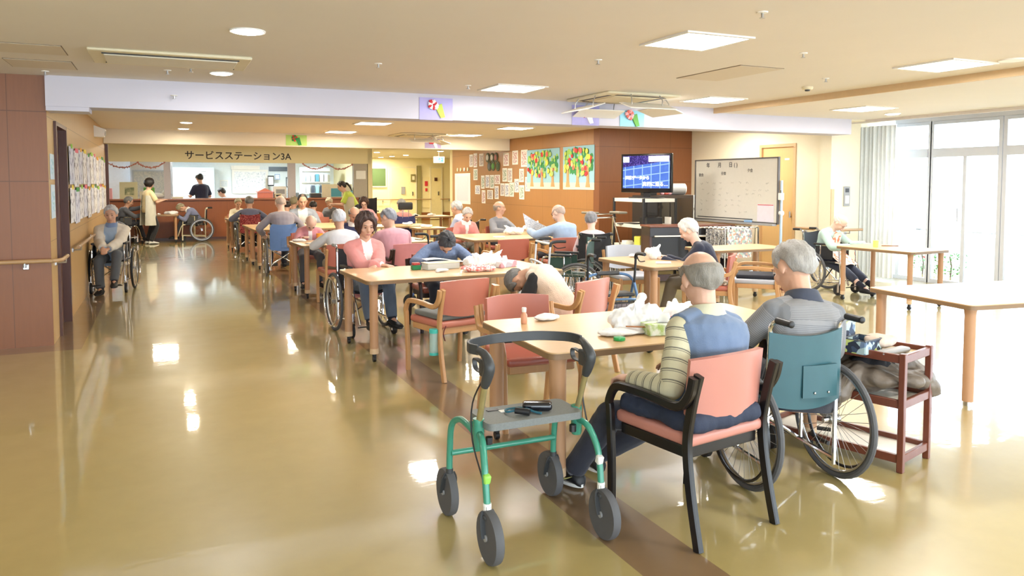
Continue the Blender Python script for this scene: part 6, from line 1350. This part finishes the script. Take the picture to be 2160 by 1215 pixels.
farpanel('framed_sign', 'small olive framed sign right of the left corridor door', 9.15, 9.35, 1.55, 1.85, mat('sign_olive', (130, 120, 70), .6), 'sign', y=29.92, extra=lambda t, a, b: MB().box((0, -.02, 0), (a, .01, b)).build('sign_face', M_ac, t))
farpanel('notice_slip', 'small grey notice on the left corridor door', 8.75, 8.9, 1.05, 1.35, M_grey, 'notice', y=29.92)
t = thing('exit_sign', 'green and white lit emergency exit sign hanging in the corridor', 'exit sign', (8.02, 23.2, 2.24)); MB().box((0, 0, 0), (.36, .04, .20), bev=.004).build('sign_case', M_white, t)
sf = MB().box((0, -.022, 0), (.34, .004, .18)).build('sign_face', emission('exit_white', (225, 255, 235), 1.1), t); MB().box((.06, -.025, 0), (.16, .003, .14)).build('green_field', emission('exit_green', (20, 170, 90), 1.2), sf)
MB().ell((.05, -.028, .045), (.012, .003, .012), n=10, k=6).tube([(.05, -.028, .03), (.04, -.028, -.005), (.065, -.028, -.03), (.055, -.028, -.06)], .006, 6).tube([(.04, -.028, -.005), (.015, -.028, -.03), (.0, -.028, -.055)], .006, 6).tube([(.05, -.028, .02), (.08, -.028, .01), (.10, -.028, .02)], .005, 6).build('running_figure', emission('exit_white', (225, 255, 235), 1.1), sf)
MB().cyl((0, 0, .1), (0, 0, .26), .008, n=8).build('hanging_rod', M_metal, t)

# ---------------------------------------------------------------- things on the dining tables
M_plas = mat('thin_white_plastic', (240, 242, 244), .35, var=.03, spec=.6)
M_towel = mat('white_towel', (236, 236, 236), .95, bmp=.3, bscale=300)
def crumple(name, lab, cat, c, size, m, seed=0, vox=.006, amp=.012, group=None, horns=True, f=55):
    q = MB(); rr = np.random.RandomState(seed); q.ell((0, 0, size[2]*.42), (size[0]/2, size[1]/2, size[2]*.5), n=24, k=14)
    for k in range(7): q.ell((rr.uniform(-.35, .35)*size[0], rr.uniform(-.35, .35)*size[1], size[2]*rr.uniform(.2, .6)), (size[0]*.2, size[1]*.2, size[2]*.3), n=12, k=8)
    if horns:
        for k in range(3): a = rr.uniform(0, 6.28); q.tube([(0, 0, size[2]*.4), (size[0]*.3*math.cos(a), size[1]*.3*math.sin(a), size[2]*.8), (size[0]*.48*math.cos(a), size[1]*.45*math.sin(a), size[2]*(1.0+.2*rr.rand()))], [size[2]*.3, size[2]*.16, size[2]*.04], 8)
    me = remesh(q, vox, 2, name); wrinkle(me, amp, f, seed); co = getco(me); co[:, 2] = np.maximum(co[:, 2], .0); setco(me, co); me.materials.append(m)
    o = obj(name, me, None, c); return tag(o, lab, cat, group)
def tissue_box(lab, x, y, rz, m, z=.701):
    t = thing('tissue_box', lab, 'tissue box', (x, y, z), rz, 'tissue boxes on the tables'); MB().box((0, 0, .03), (.235, .115, .06), bev=.003).build('carton', m, t)
    MB().prism([(.05*math.cos(a), .016*math.sin(a)) for a in np.linspace(0, 6.28, 16, endpoint=False)], .0605, .062).build('opening', M_grey, t)
    MB().grid(lambda u, v: ((u-.5)*.09*(1-.4*v), .012*math.sin(6*u)*(1-v), .06+.05*v), 8, 4, .001).build('tissue', M_paper, t)
zt = .701
tissue_box('tissue box with green leaf print on the nearest table', 2.47, 3.42, R(-8), pattern('leaf_print_carton', [(232, 234, 226), (222, 228, 216), (160, 190, 90), (236, 236, 230)], 16, kind='noise', pos=[0, .4, .6, .68]))
crumple('plastic_bag', 'big crumpled white plastic bag on the nearest table', 'bag', (2.40, 3.60, zt), (.36, .20, .15), M_plas, 3, group='white plastic bags')
crumple('plastic_bag', 'pointed white plastic bag beside the balding man in the blue grey vest', 'bag', (2.66, 3.55, zt), (.18, .12, .14), M_plas, 8, group='white plastic bags')
crumple('folded_cloth', 'flat white cloth under the wooden comb on the nearest table', 'cloth', (2.27, 3.50, zt), (.34, .16, .035), M_towel, 5, amp=.005, horns=False)
t = thing('comb', 'brown translucent comb on the white cloth', 'comb', (2.33, 3.45, .742), R(-30)); q = MB().box((0, .008, 0), (.15, .010, .006), bev=.002)
for k in range(22): q.box((-.065+k*.006, -.004, 0), (.0028, .018, .003))
q.build('comb_body', mat('amber_comb', (176, 110, 50), .3))['x'] = 0
q_ = bpy.data.objects['comb_body']; del q_['x']; q_.parent = t
tag(MB().lathe([(.001, 0), (.030, 0), (.032, .006), (.030, .016), (.001, .018)], (2.15, 3.37, zt), n=28).build('round_case', mat('clear_green', (50, 170, 90), .2)), 'round bright green plastic case at the table edge', 'case')
tag(MB().box((2.60, 3.50, .765), (.15, .02, .012), rot=(0, R(4), R(-20)), bev=.003).build('red_toothbrush_case', mat('red_case', (230, 90, 90), .4)), 'slim red case on the tissue box end', 'case')
t = thing('small_bottle', 'small amber pink bottle with white cap on the nearest table', 'bottle', (1.90, 4.0, zt)); MB().lathe([(.001, 0), (.018, 0), (.019, .01), (.019, .05), (.012, .062), (.011, .07)], n=20).build('bottle_body', mat('peach_bottle', (222, 160, 126), .3), t); MB().lathe([(.013, .068), (.014, .09), (.012, .094), (.001, .095)], n=18).build('cap', M_white, t)
crumple('folded_towel', 'folded white towel near the far edge of the nearest table', 'towel', (2.07, 4.05, zt), (.17, .10, .04), M_towel, 11, amp=.004, horns=False)
# second table
t = thing('toothbrush_case', 'dark green plastic case with a red top on the second table', 'case', (2.16, 6.92, zt), R(5)); MB().box((0, 0, .022), (.085, .06, .044), bev=.005).build('case_body', mat('dark_green_plastic', (20, 120, 70), .3), t); MB().box((0, 0, .055), (.07, .05, .024), bev=.004).build('case_top', mat('dark_red_plastic', (170, 50, 46), .4), t)
t = thing('clear_tub', 'long clear tub beside the green case', 'tub', (2.40, 6.90, zt), R(8)); MB().box((0, 0, .03), (.34, .14, .06), bev=.006).build('tub_body', mat('milky_clear', (232, 238, 234), .2, alpha=.6), t); MB().box((0, 0, .062), (.345, .145, .006)).build('tub_lid', M_ac, t)
tag(MB().grid(lambda u, v: (2.30+.40*u, 7.02+.16*v, .775+.012*math.sin(5*u)-.02*u), 10, 4, .002).build('open_booklet', M_paper), 'white open sheet under the bent head of the person in blue', 'paper')
crumple('tissue_wad', 'small crumpled white tissue at the front of the second table', 'tissue', (2.33, 6.66, zt), (.13, .07, .035), M_towel, 21, amp=.004, horns=False)
crumple('patterned_cloth', 'red and white patterned cloth bundle on the second table', 'cloth', (2.66, 6.56, zt), (.34, .16, .06), pattern('red_white_cloth', [(222, 110, 106), (240, 214, 210), (236, 232, 230), (226, 150, 146)], 60), 22, amp=.008, horns=False)
crumple('plastic_bag', 'large heap of white plastic bag on the second table', 'bag', (2.82, 6.86, zt), (.44, .22, .14), M_plas, 23, group='white plastic bags')
tissue_box('grey and white tissue box at the right of the second table', 3.02, 6.80, R(25), pattern('grey_carton', [(232, 232, 236), (180, 176, 186), (226, 226, 230), (206, 150, 160)], 22, kind='voronoi'))
# farther tables
crumple('folded_towel', 'white towel at the left end of the third table', 'towel', (1.72, 10.95, zt), (.2, .14, .04), M_towel, 31, amp=.004, horns=False, vox=.009)
tag(MB().box((1.85, 10.50, .706), (.20, .09, .008), rot=(0, 0, .3)).build('paper_napkin', M_paper), 'flat white napkin near the front corner of the third table', 'napkin')
t = thing('orange_cup', 'orange translucent cup on the third table', 'cup', (2.02, 11.0, zt)); MB().lathe([(.001, 0), (.04, 0), (.048, .10), (.044, .10), (.037, .006), (.001, .006)], n=20).build('cup_body', mat('orange_clear', (246, 160, 50), .2), t); MB().lathe([(.001, .01), (.036, .01), (.04, .05), (.001, .05)], n=18).build('drink', mat('amber_drink', (196, 90, 30), .2), t)
t = thing('sauce_bottle', 'small white bottle on the fourth table', 'bottle', (1.60, 14.6, zt)); MB().lathe([(.001, 0), (.035, 0), (.035, .05), (.02, .07)], n=16).build('bottle_body', M_white, t); MB().lathe([(.02, .07), (.014, .10), (.001, .10)], n=14).build('cap', M_white, t)
crumple('white_package', 'left white wrapped package on the table under the pictures', 'package', (5.05, 11.0, zt), (.34, .22, .13), M_plas, 41, vox=.01, group='white packages under the pictures')
crumple('white_package', 'right white wrapped package on the table under the pictures', 'package', (5.42, 11.05, zt), (.34, .2, .18), M_plas, 42, vox=.01, group='white packages under the pictures')
tag(MB().box((4.55, 10.45, .712), (.16, .09, .022), rot=(0, 0, .1), bev=.004).build('white_box', M_white), 'flat white box at the front edge of the table under the pictures', 'box')
crumple('white_napkin_heap', 'upright crumpled white napkin in front of the person in navy', 'napkin', (4.80, 6.85, zt), (.16, .12, .14), M_towel, 43, group='napkins on the centre table')
tag(MB().tube([(4.52, 6.42, .712), (4.66, 6.36, .712)], .013, 10).build('rolled_cloth', M_towel), 'white rolled cloth at the front of the small centre table', 'cloth')
crumple('white_napkin_heap', 'small low white napkin at the far side of the small centre table', 'napkin', (4.72, 7.10, zt), (.14, .09, .04), M_towel, 44, horns=False, amp=.004, group='napkins on the centre table')
t = thing('green_cup', 'yellow green plastic cup on the table by the windows', 'cup', (8.22, 6.92, zt)); MB().lathe([(.001, 0), (.030, 0), (.034, .085), (.031, .085), (.027, .005), (.001, .005)], n=20).build('cup_body', mat('lime_cup', (200, 226, 120), .3), t); MB().lathe([(.034, .080), (.036, .083), (.034, .086)], n=20).build('cup_rim', mat('lime_cup', (200, 226, 120), .3), t)
tag(MB().cyl((8.42, 7.0, .708), (8.58, 6.88, .708), .006, n=8).build('pencil', mat('brown_pencil', (120, 80, 60), .5)), 'brown pencil lying on the table by the windows', 'pencil')
crumple('white_pile', 'pile of white cloths on the small counter table', 'cloth', (.20, 21.5, zt), (.34, .2, .10), M_towel, 51, vox=.012, horns=False)
crumple('white_tissue', 'small white tissue on the small counter table beside the carer', 'tissue', (-.08, 21.4, zt), (.12, .1, .05), M_towel, 52, vox=.012, horns=False)
for k, (x, y, lab) in enumerate(((5.62, 18.0, 'white tissue pile left on the farthest back table'), (6.05, 18.05, 'white tissue pile right on the farthest back table'), (4.38, 13.35, 'white tissue on the small table by the dark wheelchair'), (4.3, 14.3, 'white sheet pile on the table before the navy wheelchair'), (3.0, 18.5, 'white tissue on the farthest row table'))):
    crumple('tissue_pile', lab, 'tissue', (x, y, zt), (.22, .14, .06), M_towel, 60+k, vox=.012, horns=False, group='tissue piles on far tables')
# paper held by the reader
tag(MB().grid(lambda u, v: (4.72+.34*u+.06*v, 9.98+.05*math.sin(3*u)-.10*u, 1.08-.20*u-.26*v), 10, 6, .003).build('newspaper', pattern('reading_paper', [(226, 228, 232), (190, 196, 204), (236, 238, 240), (150, 158, 170)], 40, kind='noise', pos=[0, .45, .52, .7])), 'folded white newspaper held up by the bald man in a light blue sweater', 'newspaper')
# bottle tied to the chair leg
t = thing('drinking_bottle', 'clear bottle with turquoise caps tied to the oak armchair leg', 'bottle', (1.872, 5.55, .20)); MB().lathe([(.001, .02), (.034, .02), (.034, .17), (.001, .17)], n=20).build('bottle_body', mat('clear_aqua', (190, 222, 216), .15, alpha=.6), t); MB().lathe([(.001, .17), (.036, .17), (.036, .20), (.001, .20)], n=20).build('cap', mat('turquoise_cap', (70, 190, 180), .4), t); MB().lathe([(.001, 0), (.036, 0), (.036, .02), (.001, .02)], n=20).build('base_cap', mat('turquoise_cap', (70, 190, 180), .4), t); MB().tube(sm([(.04, 0, .15), (.07, 0, .20), (.09, -.02, .22), (.07, -.02, .16), (.09, 0, .10)], 3), .004, 6).build('cord', mat('maroon_cord', (110, 50, 60), .7), t)

# ---------------------------------------------------------------- trolley at the right
t = thing('serving_trolley', 'three-tier reddish brown wooden trolley with white shelves beside the teal wheelchair', 'trolley', (3.54, 3.18, 0), R(16))
M_mah = wood('mahogany', (120, 66, 48), (98, 52, 38), .3, axis=2)
for sx in (-1, 1):
    for sy in (-1, 1): MB().box((sx*.165, sy*.40, .315), (.032, .032, .63), bev=.003).build('leg', M_mah, t)
for z in (.60, .36, .07):
    r_ = MB().box((0, -.40, z), (.33, .022, .045), bev=.003).box((0, .40, z), (.33, .022, .045), bev=.003).box((-.165, 0, z), (.022, .80, .045), bev=.003).box((.165, 0, z), (.022, .80, .045), bev=.003)
    r_.build('shelf_rail', M_mah, t); MB().box((0, 0, z-.01), (.31, .78, .010)).build('shelf_board', mat('trolley_shelf_white', (232, 228, 218), .4) if z < .5 else mat('trolley_top_beige', (196, 176, 140), .45), t)
def check_basket(lab, x, y, sx, sy, sz, rz, open_=True):
    t = thing('woven_basket', lab, 'basket', (x, y, .598), rz, 'checked woven baskets'); m = pattern('check_weave', [(60, 74, 96), (196, 206, 120), (110, 130, 156), (40, 46, 62), (170, 190, 190)], 30, kind='voronoi')
    q = MB().box((0, 0, .006), (sx, sy, .008)); 
    for a in (-1, 1): q.box((a*sx/2, 0, sz/2), (.008, sy, sz)).box((0, a*sy/2, sz/2), (sx, .008, sz))
    q.build('basket_body', m, t); r_ = MB().tube([(-sx/2, -sy/2, sz), (sx/2, -sy/2, sz), (sx/2, sy/2, sz), (-sx/2, sy/2, sz)], .006, 6, closed=True, up=(0, 0, 1)); r_.build('basket_rim', M_dgrey, t)
    if not open_: MB().tube(sm([(-sx*.55, -.03, sz*.4), (-sx*.56, -.03, sz*.9), (-sx*.56, .03, sz*.9), (-sx*.55, .03, sz*.4)], 3), .006, 6).build('white_handle', M_white, t)
    return t
check_basket('tall blue and green checked basket on the trolley, behind the wheelchair grip', 3.44, 3.19, .20, .20, .15, R(20), False)
check_basket('low checked basket at the middle of the trolley top', 3.47, 2.995, .17, .13, .07, R(12))
hat = crumple('beige_cap', 'soft beige cap on the trolley top', 'cap', (3.61, 2.985, .612), (.19, .13, .075), mat('beige_cap_cloth', (206, 186, 170), .9, bmp=.2), 71, horns=False, amp=.004)
tag(MB().box((3.57, 2.875, .613), (.24, .06, .028), rot=(0, 0, R(8)), bev=.012, seg=2).build('long_grey_case', M_grey), 'long grey case at the near end of the trolley top', 'case')
def jacket(lab, c, seed, m, size, rz, hang):
    q = MB(); rr = np.random.RandomState(seed); q.ell((0, 0, size[2]*.5), (size[0]/2, size[1]/2, size[2]*.5), n=24, k=14)
    for k in range(10): q.ell((rr.uniform(-.42, .42)*size[0], rr.uniform(-.40, .40)*size[1], size[2]*rr.uniform(.25, .8)), (size[0]*.16, size[1]*.2, size[2]*.26), n=12, k=8)
    for (a, b_) in hang: q.tube(sm(a, 3), b_, 12)
    me = remesh(q, .007, 3, 'jacket'); wrinkle(me, .010, 34, seed); me.materials.append(m); o = obj('folded_jacket', me, None, c); o.rotation_euler = (0, 0, rz); return tag(o, lab, 'jacket', 'coats piled on the trolley')
jk = mat('taupe_nylon', (112, 101, 90), .45, var=.1, bmp=.3, bscale=40)
jacket('taupe padded jacket hanging off the middle trolley shelf', (3.55, 3.12, .372), 4, jk, (.44, .62, .17), R(16), [([(-.05, -.1, .10), (-.2, -.08, .08), (-.24, -.02, -.02), (-.22, .05, -.12)], .055), ([(.10, -.12, .12), (.22, -.20, .12), (.30, -.26, .04), (.33, -.24, -.04)], .055), ([(.05, -.2, .08), (.18, -.30, .06), (.24, -.34, -.03)], .05)])
jacket('black garment bundled on top of the taupe jacket', (3.56, 3.05, .44), 9, mat('black_fleece', (34, 32, 34), .9, bmp=.3), (.22, .24, .12), R(30), [])
tag(MB().tube(sm([(3.30, 3.05, .09), (3.34, 3.2, .088), (3.42, 3.3, .088), (3.5, 3.22, .088)], 3), .012, 8).build('rolled_strap', M_black), 'black strap lying on the lowest trolley shelf', 'strap')
